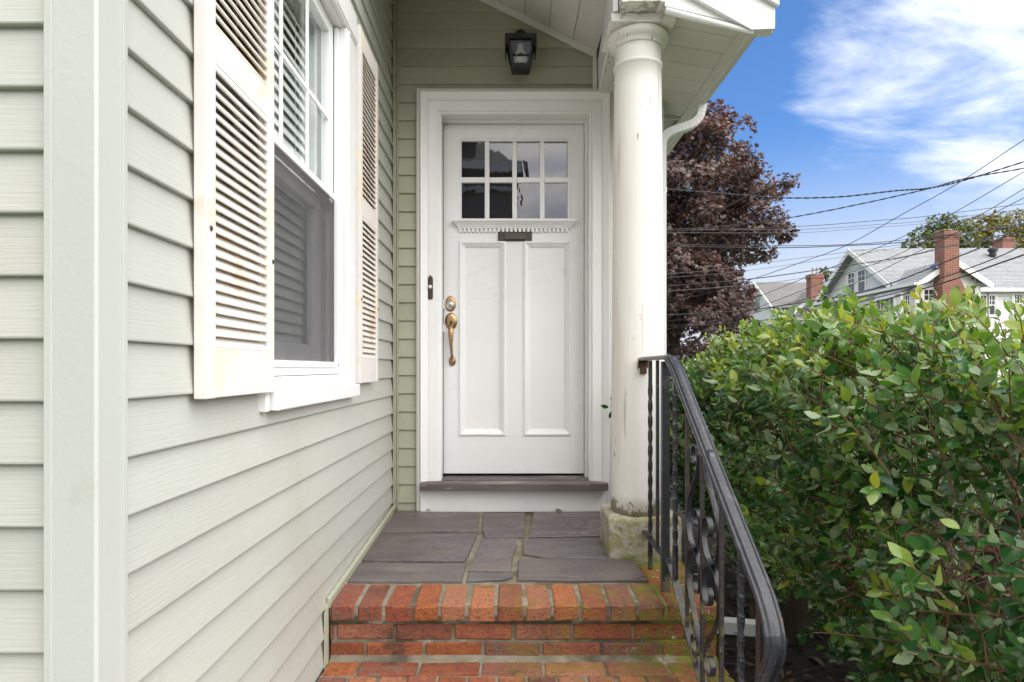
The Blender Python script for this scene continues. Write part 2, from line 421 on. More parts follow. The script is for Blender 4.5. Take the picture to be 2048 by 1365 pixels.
# ------------------------------------------------------------------ mesh helpers
class MB:
    def __init__(self):
        self.v, self.f = [], []

    def add(self, vs, fs):
        o = len(self.v)
        self.v += [tuple(p) for p in vs]
        self.f += [tuple(i + o for i in f) for f in fs]
        return self

    def box(self, x0, x1, y0, y1, z0, z1):
        vs = [(x, y, z) for x in (x0, x1) for y in (y0, y1) for z in (z0, z1)]
        return self.add(vs, [(0, 1, 3, 2), (4, 6, 7, 5), (0, 4, 5, 1), (2, 3, 7, 6), (0, 2, 6, 4), (1, 5, 7, 3)])

    def prism(self, poly, ax, a, b):
        """poly: 2D points in the other two axes (order kept), extruded along ax from a to b"""
        n = len(poly)

        def P(p, t):
            q = list(p)
            q.insert(ax, t)
            return tuple(q)
        vs = [P(p, a) for p in poly] + [P(p, b) for p in poly]
        fs = [tuple(range(n - 1, -1, -1)), tuple(range(n, 2 * n))]
        fs += [(i, (i + 1) % n, n + (i + 1) % n, n + i) for i in range(n)]
        return self.add(vs, fs)

    def hexa(self, q0, q1):
        """two quads (lists of four points) joined into a solid"""
        return self.add(list(q0) + list(q1), [(3, 2, 1, 0), (4, 5, 6, 7), (0, 1, 5, 4), (1, 2, 6, 5), (2, 3, 7, 6), (3, 0, 4, 7)])

    def lathe(self, prof, c=(0, 0, 0), axis='z', n=40, jit=0.0):
        vs, fs = [], []
        for r, h in prof:
            for i in range(n):
                a = 2 * math.pi * i / n
                u, w = r * math.cos(a), r * math.sin(a)
                p = (u, w, h) if axis == 'z' else ((u, h, w) if axis == 'y' else (h, u, w))
                vs.append((p[0] + c[0], p[1] + c[1], p[2] + c[2]))
        m = len(prof)
        for j in range(m - 1):
            for i in range(n):
                k = (i + 1) % n
                fs.append((j * n + i, j * n + k, (j + 1) * n + k, (j + 1) * n + i))
        fs.append(tuple(range(n - 1, -1, -1)))
        fs.append(tuple(range((m - 1) * n, m * n)))
        return self.add(vs, fs)

    def sweep(self, pts, sec, side=None, twist=None, close=True, scales=None):
        """sec: list of (s, u): s along the side vector, u along side x tangent"""
        pts = [Vector(p) for p in pts]
        n, m = len(pts), len(sec)
        vs, fs = [], []
        for i, p in enumerate(pts):
            t = (pts[min(i + 1, n - 1)] - pts[max(i - 1, 0)]).normalized()
            if side is not None:
                s = Vector(side)
                s = (s - t * s.dot(t)).normalized()
            else:
                ref = Vector((0, 0, 1)) if abs(t.z) < 0.9 else Vector((1, 0, 0))
                s = t.cross(ref).normalized()
            u = s.cross(t).normalized()
            if twist:
                a = twist(i / (n - 1))
                s, u = s * math.cos(a) + u * math.sin(a), u * math.cos(a) - s * math.sin(a)
            k = scales[i] if scales else 1.0
            for q in sec:
                vs.append(p + s * q[0] * k + u * q[1] * k)
        for i in range(n - 1):
            for j in range(m):
                k = (j + 1) % m
                fs.append((i * m + j, i * m + k, (i + 1) * m + k, (i + 1) * m + j))
        if close:
            fs.append(tuple(range(m - 1, -1, -1)))
            fs.append(tuple(range((n - 1) * m, n * m)))
        return self.add(vs, fs)

    def tube(self, pts, r, n=8, scales=None):
        return self.sweep(pts, [(r * math.cos(2 * math.pi * i / n), r * math.sin(2 * math.pi * i / n)) for i in range(n)], scales=scales)

    def mesh(self, name, mat, smooth=False):
        me = bpy.data.meshes.new(name)
        me.from_pydata(self.v, [], self.f)
        if mat:
            me.materials.append(mat)
        if smooth:
            me.shade_smooth()
        me.validate()
        me.update()
        return me


LOCS = {}


def tag(o, label=None, cat=None, group=None, kind=None):
    for k, v in (('label', label), ('category', cat), ('group', group), ('kind', kind)):
        if v:
            o[k] = v
    return o


def thing(name, loc, label, cat, group=None):
    o = bpy.data.objects.new(name, None)
    o.empty_display_size = 0.1
    COL.objects.link(o)
    o.location = loc
    LOCS[o] = Vector(loc)
    return tag(o, label, cat, group)


def adopt(o, parent):
    if parent is not None:
        o.parent = parent
        o.matrix_parent_inverse = Matrix.Translation(-LOCS[parent])


def link(name, me, parent=None, loc=(0, 0, 0), rotz=0.0, bevel=0.0, auto=None):
    o = bpy.data.objects.new(name, me)
    COL.objects.link(o)
    o.location = loc
    if rotz:
        o.rotation_euler = (0, 0, rotz)
    LOCS[o] = Vector((0, 0, 0)) if parent is None else Vector((0, 0, 0))
    adopt(o, parent)
    LOCS[o] = Vector(loc)
    if bevel:
        b = o.modifiers.new('bevel', 'BEVEL')
        b.width = bevel
        b.segments = 2
        b.limit_method = 'ANGLE'
        b.angle_limit = R(35)
        b.harden_normals = False
    return o


def part(name, mb, mat, parent=None, loc=(0, 0, 0), rotz=0.0, smooth=False, bevel=0.0, label=None):
    o = link(name, mb.mesh(name, mat, smooth), parent, loc, rotz, bevel)
    if label:
        o['label'] = label
    return o


def struct(name, mb, mat, kind='structure', **kw):
    o = part(name, mb, mat, None, **kw)
    o['kind'] = kind
    return o


def catmull(pts, k=8):
    pts = [Vector(p) for p in pts]
    out = []
    for i in range(len(pts) - 1):
        p0, p1, p2, p3 = pts[max(i - 1, 0)], pts[i], pts[i + 1], pts[min(i + 2, len(pts) - 1)]
        for j in range(k):
            t = j / k
            out.append(0.5 * ((2 * p1) + (p2 - p0) * t + (2 * p0 - 5 * p1 + 4 * p2 - p3) * t * t + (3 * p1 - p0 - 3 * p2 + p3) * t ** 3))
    out.append(pts[-1])
    return out


def rect(w, h):
    return [(-w / 2, -h / 2), (w / 2, -h / 2), (w / 2, h / 2), (-w / 2, h / 2)]

# ------------------------------------------------------------------ ground
def soil(name, cols, **kw):
    return surf(name, cols, **kw)


lawn_mat = surf('lawn', [(0.3, (0.035, 0.055, 0.016)), (0.7, (0.06, 0.085, 0.025))], 1.5, rough=0.95, bump=0.6, bscale=40)
mulch_mat = surf('damp_soil', [(0.3, (0.009, 0.007, 0.005)), (0.7, (0.022, 0.017, 0.012))], 12, rough=0.95, bump=0.9, bscale=45, bdetail=6, bdist=0.03)
path_mat = surf('concrete_path', [(0.3, (0.26, 0.25, 0.23)), (0.7, (0.33, 0.32, 0.30))], 5, rough=0.9, bump=0.3, bscale=80)
struct('ground', MB().add([(-900, -900, -0.012), (900, -900, -0.012), (900, 900, -0.012), (-900, 900, -0.012)], [(0, 1, 2, 3)]), lawn_mat)
# bed of dark soil under the hedge, a bumpy sheet
mb = MB()
NX, NY = 40, 60
for j in range(NY + 1):
    for i in range(NX + 1):
        x, y = 0.78 + 4.6 * i / NX, 0.6 + 8.0 * j / NY
        z = 0.004 + 0.05 * (mnoise.noise((x * 3, y * 3, 0)) + 0.6) * min(1, i / 3, (NX - i) / 3, j / 3, (NY - j) / 3)
        mb.v.append((x, y, z))
for j in range(NY):
    for i in range(NX):
        a = j * (NX + 1) + i
        mb.f.append((a, a + 1, a + NX + 2, a + NX + 1))
struct('soil_bed', mb, mulch_mat, smooth=True)
struct('path', MB().box(-0.62, 0.78, -7, 1.70, -0.10, 0.012), path_mat)

# ------------------------------------------------------------------ the sage green house
house = thing('house', (-0.66, 3.7, 0), 'sage green clapboard house with white front door, louvered shutters and columned porch', 'house')


def empty_part(name, loc, parent, label=None):
    o = bpy.data.objects.new(name, None)
    o.empty_display_size = 0.05
    COL.objects.link(o)
    o.location = loc
    adopt(o, parent)
    LOCS[o] = Vector(loc)
    if label:
        o['label'] = label
    return o


def pz(y):                       # top of the flagstones: the porch floor falls gently away from the door
    return 0.487 + 0.0415 * y


XW, YW = -0.675, 3.736           # backs of the side siding and of the door wall siding
WY0, WY1, WZ0, WZ1 = 1.742, 2.57, 1.386, 2.80      # window opening
DX0, DX1, DZ0, DZ1 = -0.386, 0.456, 0.78, 2.90     # door opening
core = MB()
# main block: side wall with the window opening, front wall and the rest
core.box(-0.80, XW - .001, 1.065, WY0, -.01, 4.7).box(-0.80, XW - .001, WY1 + .03, 3.90, -.01, 4.7)
core.box(-0.80, XW - .001, WY0, WY1 + .03, -.01, WZ0 - 0.03).box(-0.80, XW - .001, WY0, WY1 + .03, WZ1 + .02, 4.7)
core.box(-7.0, -0.80, 1.063, 1.2, -.01, 4.7).box(-7.0, -6.8, 1.2, 9, -.01, 4.7)
# wing with the door
core.box(-0.80, DX0 - .02, YW + .001, 3.90, -.01, 3.80).box(DX1 + .02, 0.865, YW + .001, 3.90, -.01, 3.16)
core.box(DX0 - .02, DX1 + .02, YW + .001, 3.90, -.01, DZ0 - .03).box(DX0 - .02, DX1 + .02, YW + .001, 3.90, DZ1 + .02, 3.38)
core.box(0.735, 0.863, 3.90, 11, -.01, 3.14)
part('wall', core, room_mat, house)
roomb = MB()
roomb.box(-2.6, -2.5, 1.2, 3.6, 0.6, 3.2).box(-2.5, -0.80, 1.201, 1.25, 0.6, 3.2).box(-2.5, -0.80, 3.5, 3.6, 0.6, 3.2)
roomb.box(-2.5, -0.80, 1.25, 3.5, 3.1, 3.2).box(-2.5, -0.80, 1.25, 3.5, 0.6, 0.7)
roomb.box(-0.6, 0.6, 4.3, 4.4, 0.4, 3.2).box(-0.7, -0.6, 3.90, 4.4, 0.4, 3.2).box(0.6, 0.7, 3.90, 4.4, 0.4, 3.2)
roomb.box(-0.6, 0.6, 3.90, 4.3, 3.1, 3.2).box(-0.6, 0.6, 3.90, 4.3, 0.4, 0.5)
part('inner_wall', roomb, room_mat, house)

PITCH, Z0S = 0.1016, 1.396
BOARD = {}


def board(length, pitch, mat, loc, rotz):
    key = (round(length, 3), pitch, mat.name)
    if key not in BOARD:
        h = pitch
        mb = MB().prism([(0, 0), (-.0125, 0), (-.0142, .0012), (-.0148, .004), (-.002, h + .004), (0, h + .004)], 0, 0, length)
        BOARD[key] = mb.mesh('siding_board', mat)
    return link('siding_board', BOARD[key], house, loc, rotz)


for k in range(-14, 28):
    z = Z0S + k * PITCH
    board(6.2, PITCH, vinyl, (-0.738 - 6.2, 1.062, z), 0)
    wob = 0.0
    if z + PITCH > 1.41 and z < 2.90:
        board(1.70 - 1.112, PITCH, vinyl, (XW, 1.112, z), R(90))
        board(3.71 - 2.70, PITCH, vinyl, (XW, 2.70, z), R(90))
    else:
        board(3.71 - 1.112, PITCH, vinyl, (XW, 1.112, z), R(90))
PITD = 0.1043
for k in range(-24, 13):
    z = 3.078 + k * PITD
    if z < 0.55:
        continue
    if z + PITD < 3.03:
        board(0.128, PITD, vinyl_shaded_dirty, (-0.655, YW, z), 0)
        board(0.295, PITD, vinyl_shaded_dirty, (0.57, YW, z), 0)
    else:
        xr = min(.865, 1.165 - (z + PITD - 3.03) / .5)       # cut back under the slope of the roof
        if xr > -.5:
            board(round(xr + .655, 3), PITD, vinyl_shaded_dirty, (-0.655, YW, z), 0)
# right side of the wing, seen only from the side
for k in range(0, 30):
    z = 0.10 + k * PITD
    if z > 2.85:
        break
    board(7.0, PITD, vinyl, (0.863, 3.745, z), R(90))

# outside corner post, two flanges with a rolled edge
cp = MB().prism([(-.738, 1.048), (-.733, 1.036), (-.661, 1.036), (-.657, 1.040), (-.657, 1.108), (-.668, 1.114), (-.69, 1.114), (-.69, 1.062), (-.738, 1.062)], 2, -.01, 4.7)
part('corner_post', cp, post_mat, house, bevel=0.0015)
lip = MB().box(-.7405, -.728, 1.0335, 1.046, -.01, 4.7).box(-.664, -.6545, 1.1035, 1.1165, -.01, 4.7)
part('corner_post_lip', lip, post_mat, house, bevel=0.001)
ic = MB().prism([(-.6605, 3.70), (-.6605, 3.7345), (-.632, 3.7345), (-.632, 3.712), (-.637, 3.708), (-.645, 3.716), (-.650, 3.712), (-.652, 3.70)], 2, 0.60, 4.2)
part('inside_corner_post', ic, vinyl_shaded_dirty, house)
part('corner_post', MB().box(.855, .885, 3.705, 3.765, 0, 3.0), post_mat, house)
# starter trim where the side wall meets the porch floor and drops at the step
tr = MB().hexa([(-.661, 2.355, pz(2.355) - .005), (-.646, 2.355, pz(2.355) - .005), (-.646, 2.355, pz(2.355) + .030), (-.661, 2.355, pz(2.355) + .034)],
               [(-.661, 3.70, pz(3.7) - .005), (-.646, 3.70, pz(3.7) - .005), (-.646, 3.70, pz(3.7) + .026), (-.661, 3.70, pz(3.7) + .030)])
tr.box(-.661, -.6505, 2.328, 2.349, 0.385, pz(2.35) + .012)
tr.box(-.661, -.6540, 2.318, 2.328, 0.372, pz(2.35) - .01)
part('bottom_trim', tr, vinyl_shaded_dirty, house, bevel=0.002)

# ---- window in the side wall
win = empty_part('window', (-.68, 2.24, 1.386), house)
part('casing', MB().box(XW, -.642, WY1, 2.72, WZ0, WZ1).box(XW, -.638, 1.665, 2.728, WZ1, 2.925).box(XW, -.645, 1.68, WY0, WZ0 + .016, WZ1), frame_vinyl, win, bevel=0.003)
part('casing_rib', MB().box(-.643, -.6375, 2.592, 2.612, WZ0, WZ1 - .002).box(-.639, -.634, 1.7, 2.727, WZ1 + .01, WZ1 + .03), frame_vinyl, win, bevel=0.002)
part('jamb', MB().box(-.80, -.652, WY1 + .0015, WY1 + .03, WZ0, WZ1).box(-.80, -.652, WY0 - .03, WY0 - .0015, WZ0, WZ1).box(-.80, -.654, WY0, WY1, WZ1 - .004, WZ1 + .017)
     .box(-.80, -.742, 2.50, WY1, 1.474, 2.795).box(-.722, -.708, 2.555, WY1, 1.474, 2.06).box(-.688, -.672, WY1 - .016, WY1, 1.43, 2.79), frame_vinyl, win, bevel=0.002)
part('sash', MB().box(-.722, -.690, 2.497, 2.552, 2.095, 2.795).box(-.722, -.690, WY0 + .002, 1.775, 2.095, 2.795).box(-.7215, -.6905, 1.775, 2.497, 2.745, 2.795)
     .box(-.7215, -.683, WY0 + .002, 2.553, 2.108, 2.132), frame_vinyl, win, bevel=0.002)
part('sash', MB().box(-.758, -.728, 2.435, 2.497, 1.476, 2.12).box(-.758, -.728, WY0 + .004, 1.79, 1.476, 2.12).box(-.7575, -.7285, 1.79, 2.435, 1.476, 1.535)
     .box(-.757, -.7235, 1.79, 2.495, 2.05, 2.104), frame_vinyl, win, bevel=0.002)
part('pane', MB().box(-.7065, -.7035, 1.76, 2.51, 2.12, 2.76), win_glass, win)
part('pane', MB().box(-.7435, -.7405, 1.78, 2.45, 1.52, 2.06), win_glass, win)
for y in (1.989, 2.248):
    part('muntin', MB().box(-.702, -.694, y - .0095, y + .0095, 2.132, 2.745), frame_vinyl, win, bevel=0.002)
part('muntin', MB().box(-.7012, -.6935, 1.775, 2.497, 2.405, 2.424), frame_vinyl, win, bevel=0.002)
part('insect_screen', MB().box(-.6905, -.6895, WY0 + .003, 2.558, 1.476, 2.106), screen_mat, win)
part('sill', MB().box(-.80, -.672, WY0, WY1 - .004, 1.452, 1.474).box(-.80, -.666, WY0, WY1 - .003, 1.428, 1.450)
     .prism([(-.80, 1.386), (-.640, 1.386), (-.640, 1.398), (-.663, 1.426), (-.80, 1.426)], 1, WY0, WY1 - .002)
     .prism([(XW, 1.337), (-.626, 1.334), (-.6235, 1.337), (-.6235, 1.380), (-.628, 1.385), (XW, 1.3855)], 1, 1.765, 2.722)
     .box(XW, -.646, 1.728, 1.756, 1.333, 1.40), frame_vinyl, win, bevel=0.002)

# ---- shutters
def shutter(y0, y1, lean):
    sh = empty_part('shutter', (-.645, (y0 + y1) / 2, 1.385), house)
    z0, z1 = 1.385, 2.912
    xb, xf = -.6585, -.632
    st = 0.047
    for a in (y0, y1 - st):
        part('stile', MB().box(xb, xf, a, a + st, z0, z1), shutter_mat, sh, bevel=0.0025)
    for a, b in ((z0, 1.497), (2.108, 2.190), (2.838, z1)):
        part('rail', MB().box(xb + .001, xf - .0015, y0 + st, y1 - st, a + .001, b), shutter_mat, sh, bevel=0.002)
    # thin beads where the louvers meet the rails
    for zb in (2.094, 2.824):
        part('rail_bead', MB().box(xf - .006, xf - .001, y0 + st, y1 - st, zb, zb + .0135), shutter_mat, sh, bevel=0.001)
    L = y1 - y0 - 2 * st - .002
    # louver: rounded blade, outer edge low
    a = R(54)
    prof = []
    for u, v in ((-.0185, -.002), (-.0185, .002), (-.012, .0036), (.012, .0036), (.0185, .0022), (.0195, 0), (.0185, -.0022), (.012, -.0036), (-.012, -.0036)):
        x = u * math.cos(a) + v * math.sin(a)
        z = -u * math.sin(a) + v * math.cos(a)
        prof.append((x, z))
    vs = MB()
    n = len(prof)
    for yy in (0, L):
        vs.v += [(p[0], yy, p[1]) for p in prof]
    vs.f = [tuple(range(n - 1, -1, -1)), tuple(range(n, 2 * n))] + [(i, (i + 1) % n, n + (i + 1) % n, n + i) for i in range(n)]
    me = vs.mesh('slat', slat_mat)
    for lo, hi in ((1.497, 2.094), (2.190, 2.824)):
        m = round((hi - lo) / 0.0247)
        for i in range(m):
            o = link('slat', me, sh, (-.6455, y0 + st + .001, lo + (i + .52) * (hi - lo) / m))
            o.rotation_euler = (0, R(random.uniform(-1.5, 1.5)), 0)
    ym = (y0 + y1) / 2
    rod = MB()
    for lo, hi in ((1.50, 2.09), (2.195, 2.82)):
        rod.box(-.6575, -.651, ym - .006, ym + .006, lo, hi)
        m = round((hi - lo) / 0.0247)
        for i in range(m):
            zz = lo + (i + .4) * (hi - lo) / m
            rod.box(-.6515, -.6395, ym - .0012, ym + .0012, zz - .008, zz - .0065)
    part('tilt_rod', rod, slat_mat, sh)
    for yy, zz in ((y0 + .022, 1.747), (y1 - .012, 1.735)):
        part('screw', MB().lathe([(.0062, -.002), (.0062, .0015), (.0035, .0035)], (xf, yy, zz), 'x', 12), rust_mat, sh)


shutter(1.356, 1.752, 0)
shutter(2.763, 3.145, 0)

# ---- doorway
def ring_u(prof, x0, x1, zt, zb):
    mb = MB()
    n = len(prof)
    for d, y in prof:
        mb.v += [(x0 - d, y, zb), (x0 - d, y, zt + d), (x1 + d, y, zt + d), (x1 + d, y, zb)]
    for i in range(n - 1):
        for j in range(3):
            a = i * 4 + j
            mb.f.append((a, a + 1, a + 5, a + 4))
    return mb


cas = ring_u([(0, 3.90), (0, 3.716), (.002, 3.712), (.012, 3.707), (.016, 3.709), (.018, 3.702), (.022, 3.700), (.070, 3.697), (.073, 3.700), (.077, 3.691), (.108, 3.672), (.113, 3.670), (.116, 3.673), (.117, 3.735)],
             DX0, DX1, DZ1, 0.64)
part('door_casing', cas, white_paint, house)
part('door_trim', ring_u([(.1185, 3.735), (.1185, 3.688), (.121, 3.685), (.131, 3.685), (.133, 3.692), (.139, 3.692), (.141, 3.696), (.141, 3.735)], DX0, DX1, DZ1, 0.64), ceil_mat, house)
stop = MB().box(DX0, -.3895, 3.792, 3.90, .80, DZ1 - .012).box(.4435, DX1, 3.792, 3.90, .80, DZ1 - .012).box(DX0 + .001, DX1 - .001, 3.793, 3.90, 2.8885, DZ1)
part('door_stop', stop, white_paint, house, bevel=0.002)
part('threshold', MB().box(-.498, .553, 3.615, 3.716, .769, .808).box(-.384, .454, 3.716, 3.90, .776, .815), threshold_mat, house, bevel=0.004, label='worn dark stone door sill')
part('riser_board', MB().box(-.492, .548, 3.682, 3.7345, pz(3.69) - .004, .7685), white_paint, house, bevel=0.002)

door = empty_part('front_door', (.027, 3.85, .828), house)
YD = 3.83
part('door_frame', MB().box(-.3865, -.290, YD, 3.875, .830, 2.886).box(.362, .4405, YD, 3.875, .830, 2.886)
     .box(-.290, .362, YD + .0004, 3.875, 2.802, 2.886).box(-.290, .362, YD + .0004, 3.875, 2.195, 2.322)
     .box(-.290, .362, YD + .0004, 3.875, .830, 1.057).box(-.022, .091, YD, 3.875, 1.057, 2.195), door_paint, door, bevel=0.0012)


def ring(prof, x0, x1, z0, z1, fill=True):
    mb = MB()
    for d, y in prof:
        mb.v += [(x0 + d, y, z0 + d), (x0 + d, y, z1 - d), (x1 - d, y, z1 - d), (x1 - d, y, z0 + d)]
    n = len(prof)
    for i in range(n - 1):
        for j in range(4):
            k = (j + 1) % 4
            mb.f.append((i * 4 + j, i * 4 + k, i * 4 + 4 + k, i * 4 + 4 + j))
    if fill:
        b = (n - 1) * 4
        mb.f.append((b, b + 1, b + 2, b + 3))
    return mb


for a, b in ((-.290, -.022), (.091, .362)):
    part('panel', ring([(-.004, 3.834), (-.003, 3.823), (.002, 3.8205), (.010, 3.822), (.013, 3.828), (.022, 3.833), (.030, 3.8405), (.033, 3.8435), (.0335, 3.847)], a, b, 1.057, 2.195), door_paint, door)
px_v = [923, 969, 979, 1024, 1034, 1079, 1089.5, 1135]
xs = [(p - CX) / 339.4 for p in px_v]
zs = [1.45 + (CY - p) / 339.4 for p in (437, 365.5, 354, 282.4)]
gb = MB().box(-.290, xs[0], YD + .0015, 3.866, 2.322, 2.802).box(xs[7], .362, YD + .0015, 3.866, 2.322, 2.802)
gb.box(xs[0], xs[7], YD + .0018, 3.866, 2.322, zs[0]).box(xs[0], xs[7], YD + .0018, 3.866, zs[3], 2.802)
part('glazing_frame', gb, door_paint, door, bevel=0.003)
for i in (1, 3, 5):
    part('glazing_bar', MB().box(xs[i] + .001, xs[i + 1] - .001, YD + .003, 3.866, zs[0], zs[3]), door_paint, door, bevel=0.004)
for i in range(4):
    part('glazing_bar', MB().box(xs[2 * i] - .001, xs[2 * i + 1] + .001, YD + .0035, 3.8655, zs[1] + .001, zs[2] - .001), door_paint, door, bevel=0.004)
for i in range(4):
    for j in (0, 2):
        pn = part('pane', MB().box(xs[2 * i] - .002, xs[2 * i + 1] + .002, -.0015, .0015, zs[j] - .002, zs[j + 1] + .002), door_glass, door, loc=(0, 3.849, 0))
        pn.rotation_euler = (R(random.uniform(-.12, .12)), 0, R(random.uniform(-.15, .15)))
part('curtain', MB().box(-.36, .42, 3.935, 3.94, 2.2, 2.88), curtain_mat, door)
# shelf with dentils under the glass
sh_levels = [(2.321, .364, 3.784), (2.309, .364, 3.784), (2.307, .359, 3.789), (2.298, .350, 3.796), (2.288, .340, 3.806), (2.283, .338, 3.807), (2.281, .333, 3.813), (2.272, .333, 3.814)]
mb = MB()
for z, hx, y in sh_levels:
    mb.v += [(.0327 - hx, YD, z), (.0327 - hx, y, z), (.0327 + hx, y, z), (.0327 + hx, YD, z)]
for i in range(len(sh_levels) - 1):
    for j in range(4):
        k = (j + 1) % 4
        mb.f.append((i * 4 + k, i * 4 + j, i * 4 + 4 + j, i * 4 + 4 + k))
mb.f += [(0, 1, 2, 3), (31, 30, 29, 28)]
part('shelf', mb, door_paint, door)
mb = MB()
for i in range(26):
    x = -.293 + i * .02496
    mb.box(x, x + .0155, 3.816, YD, 2.2515, 2.2718)
part('dentil_row', mb, door_paint, door, bevel=0.0012)
# mail slot
part('mail_slot', MB().box(-.065, .1355, 3.822, YD, 2.198, 2.262), bronze_mat, door, bevel=0.003)
part('mail_flap', MB().prism([(3.8215, 2.250), (3.8185, 2.247), (3.812, 2.206), (3.8215, 2.206)], 0, -.027, .100), bronze_mat, door, bevel=0.0015)


def oval(prof, c, ax, az, n=40):
    """lathe about y, stretched to an oval: prof = (fraction of radius, y offset towards the viewer)"""
    mb = MB()
    for r, h in prof:
        for i in range(n):
            t = 2 * math.pi * i / n
            mb.v.append((c[0] + ax * r * math.cos(t), c[1] - h, c[2] + az * r * math.sin(t)))
    for j in range(len(prof) - 1):
        for i in range(n):
            k = (i + 1) % n
            mb.f.append((j * n + i, j * n + k, (j + 1) * n + k, (j + 1) * n + i))
    mb.f.append(tuple(range((len(prof) - 1) * n, len(prof) * n)))
    return mb


dome = [(1, 0), (1, .004), (.95, .008), (.8, .0115), (.55, .014), (.25, .0152), (.05, .0155)]
part('deadbolt_plate', oval([(1, 0), (1, .003), (.94, .007), (.8, .009), (.2, .010)], (-.344, YD, 1.829), .0315, .0455), brass_mat, door, smooth=True)
part('deadbolt', oval([(1, .008), (1, .018), (.92, .021), (.88, .019), (.78, .019), (.74, .022), (.60, .0235), (.1, .024)], (-.345, YD, 1.822), .0245, .0245), nickel_mat, door, smooth=True)
part('keyhole', MB().box(-.3475, -.3425, YD - .0247, YD - .0238, 1.814, 1.823), dark_gap, door)
part('handle_plate', oval(dome, (-.340, YD, 1.727), .0365, .050), brass_mat, door, smooth=True)
grip = catmull([(-.339, YD - .006, 1.712), (-.339, YD - .028, 1.700), (-.3385, YD - .046, 1.682), (-.338, YD - .054, 1.650), (-.337, YD - .055, 1.60), (-.335, YD - .050, 1.555), (-.333, YD - .034, 1.515), (-.332, YD - .012, 1.505)], 6)
ng = len(grip)
part('handle_grip', MB().tube(grip, .0135, 14, [0.62 + 0.55 * math.exp(-((i / ng - .36) / .22) ** 2) - 0.05 * (i / ng) for i in range(ng)]), brass_mat, door, smooth=True)
part('thumb_latch', MB().box(-.346, -.332, YD - .034, YD - .012, 1.7165, 1.728), bronze_mat, door, bevel=0.003)
part('handle_foot', oval(dome, (-.333, YD, 1.492), .0205, .0295), brass_mat, door, smooth=True)
part('screw', oval([(1, .0145), (1, .016), (.2, .0165)], (-.333, YD, 1.487), .004, .004, 12), rust_mat, door)
mb = MB().box(-.3885, -.3795, 3.80, 3.833, 1.795, 1.852).box(-.389, -.380, 3.80, 3.833, 1.66, 1.705)
part('strike_plate', mb, white_paint, door, bevel=0.002)

# ---- porch column
cx, cy = 0.594, 3.0
colm = empty_part('porch_column', (cx, cy, .79), house)
shaft = []
for i in range(25):
    t = i / 24
    shaft.append((.1215 - .0145 * (t ** 1.6), .795 + t * (2.822 - .795)))
shaft += [(.110, 2.824), (.1125, 2.829), (.1125, 2.836), (.109, 2.842), (.1065, 2.843), (.1060, 2.895), (.1045, 2.897), (.1045, 2.899), (.1060, 2.901), (.1062, 2.914)]
part('shaft', MB().lathe([(r, z) for r, z in shaft], (cx, cy, 0), 'z', 64), column_paint, colm, smooth=True)
cap = [(.1062, 2.912), (.113, 2.9135), (.1165, 2.919), (.1165, 2.924), (.1195, 2.926), (.1195, 2.930), (.125, 2.933), (.1345, 2.940), (.1405, 2.949), (.1425, 2.957), (.1405, 2.966), (.136, 2.9725), (.132, 2.9755)]
part('capital', MB().lathe(cap, (cx, cy, 0), 'z', 64), column_paint, colm, smooth=True)
part('abacus', MB().box(.449, .735, 2.857, 3.143, 2.9755, 3.0135), column_paint, colm, bevel=0.003)
# rough stone plinth with worn, rounded corners
mb = MB()
N = 14
pts = {}
for axis in range(3):
    for sgn in (0, 1):
        for i in range(N + 1):
            for j in range(N + 1):
                q = [0, 0, 0]
                q[axis] = sgn * N
                q[(axis + 1) % 3] = i
                q[(axis + 2) % 3] = j
                pts.setdefault(tuple(q), None)
idx = {}
x0, x1, y0, y1, z0, z1 = .4405, .762, 2.858, 3.15, .575, .792
for q in pts:
    p = Vector((x0 + (x1 - x0) * q[0] / N, y0 + (y1 - y0) * q[1] / N, z0 + (z1 - z0) * q[2] / N))
    rr = .010
    inn = Vector((min(max(p.x, x0 + rr), x1 - rr), min(max(p.y, y0 + rr), y1 - rr), min(max(p.z, z0 + rr), z1 - rr)))
    d = p - inn
    if d.length > rr:
        p = inn + d.normalized() * rr
    nn = mnoise.noise(p * 14) * .0032 + mnoise.noise(p * 45) * .0022
    p += d.normalized() * nn if d.length > 1e-6 else Vector((0, 0, 0))
    idx[q] = len(mb.v)
    mb.v.append(tuple(p))
for axis in range(3):
    for sgn in (0, 1):
        for i in range(N):
            for j in range(N):
                ids = []
                for a, b in ((i, j), (i + 1, j), (i + 1, j + 1), (i, j + 1)):
                    q = [0, 0, 0]
                    q[axis] = sgn * N
                    q[(axis + 1) % 3] = a
                    q[(axis + 2) % 3] = b
                    ids.append(idx[tuple(q)])
                mb.f.append(tuple(ids if sgn else ids[::-1]))
part('plinth', mb, plinth_mat, colm, smooth=True, label='weathered mossy concrete block under the column')

# ---- beam, ceiling, soffit, gutter
def hx(x0, x1, y, z0, z1, sx=0):
    return [(x0, y, z0), (x1, y, z0), (x1 + sx, y, z1), (x0 + sx, y, z1)]


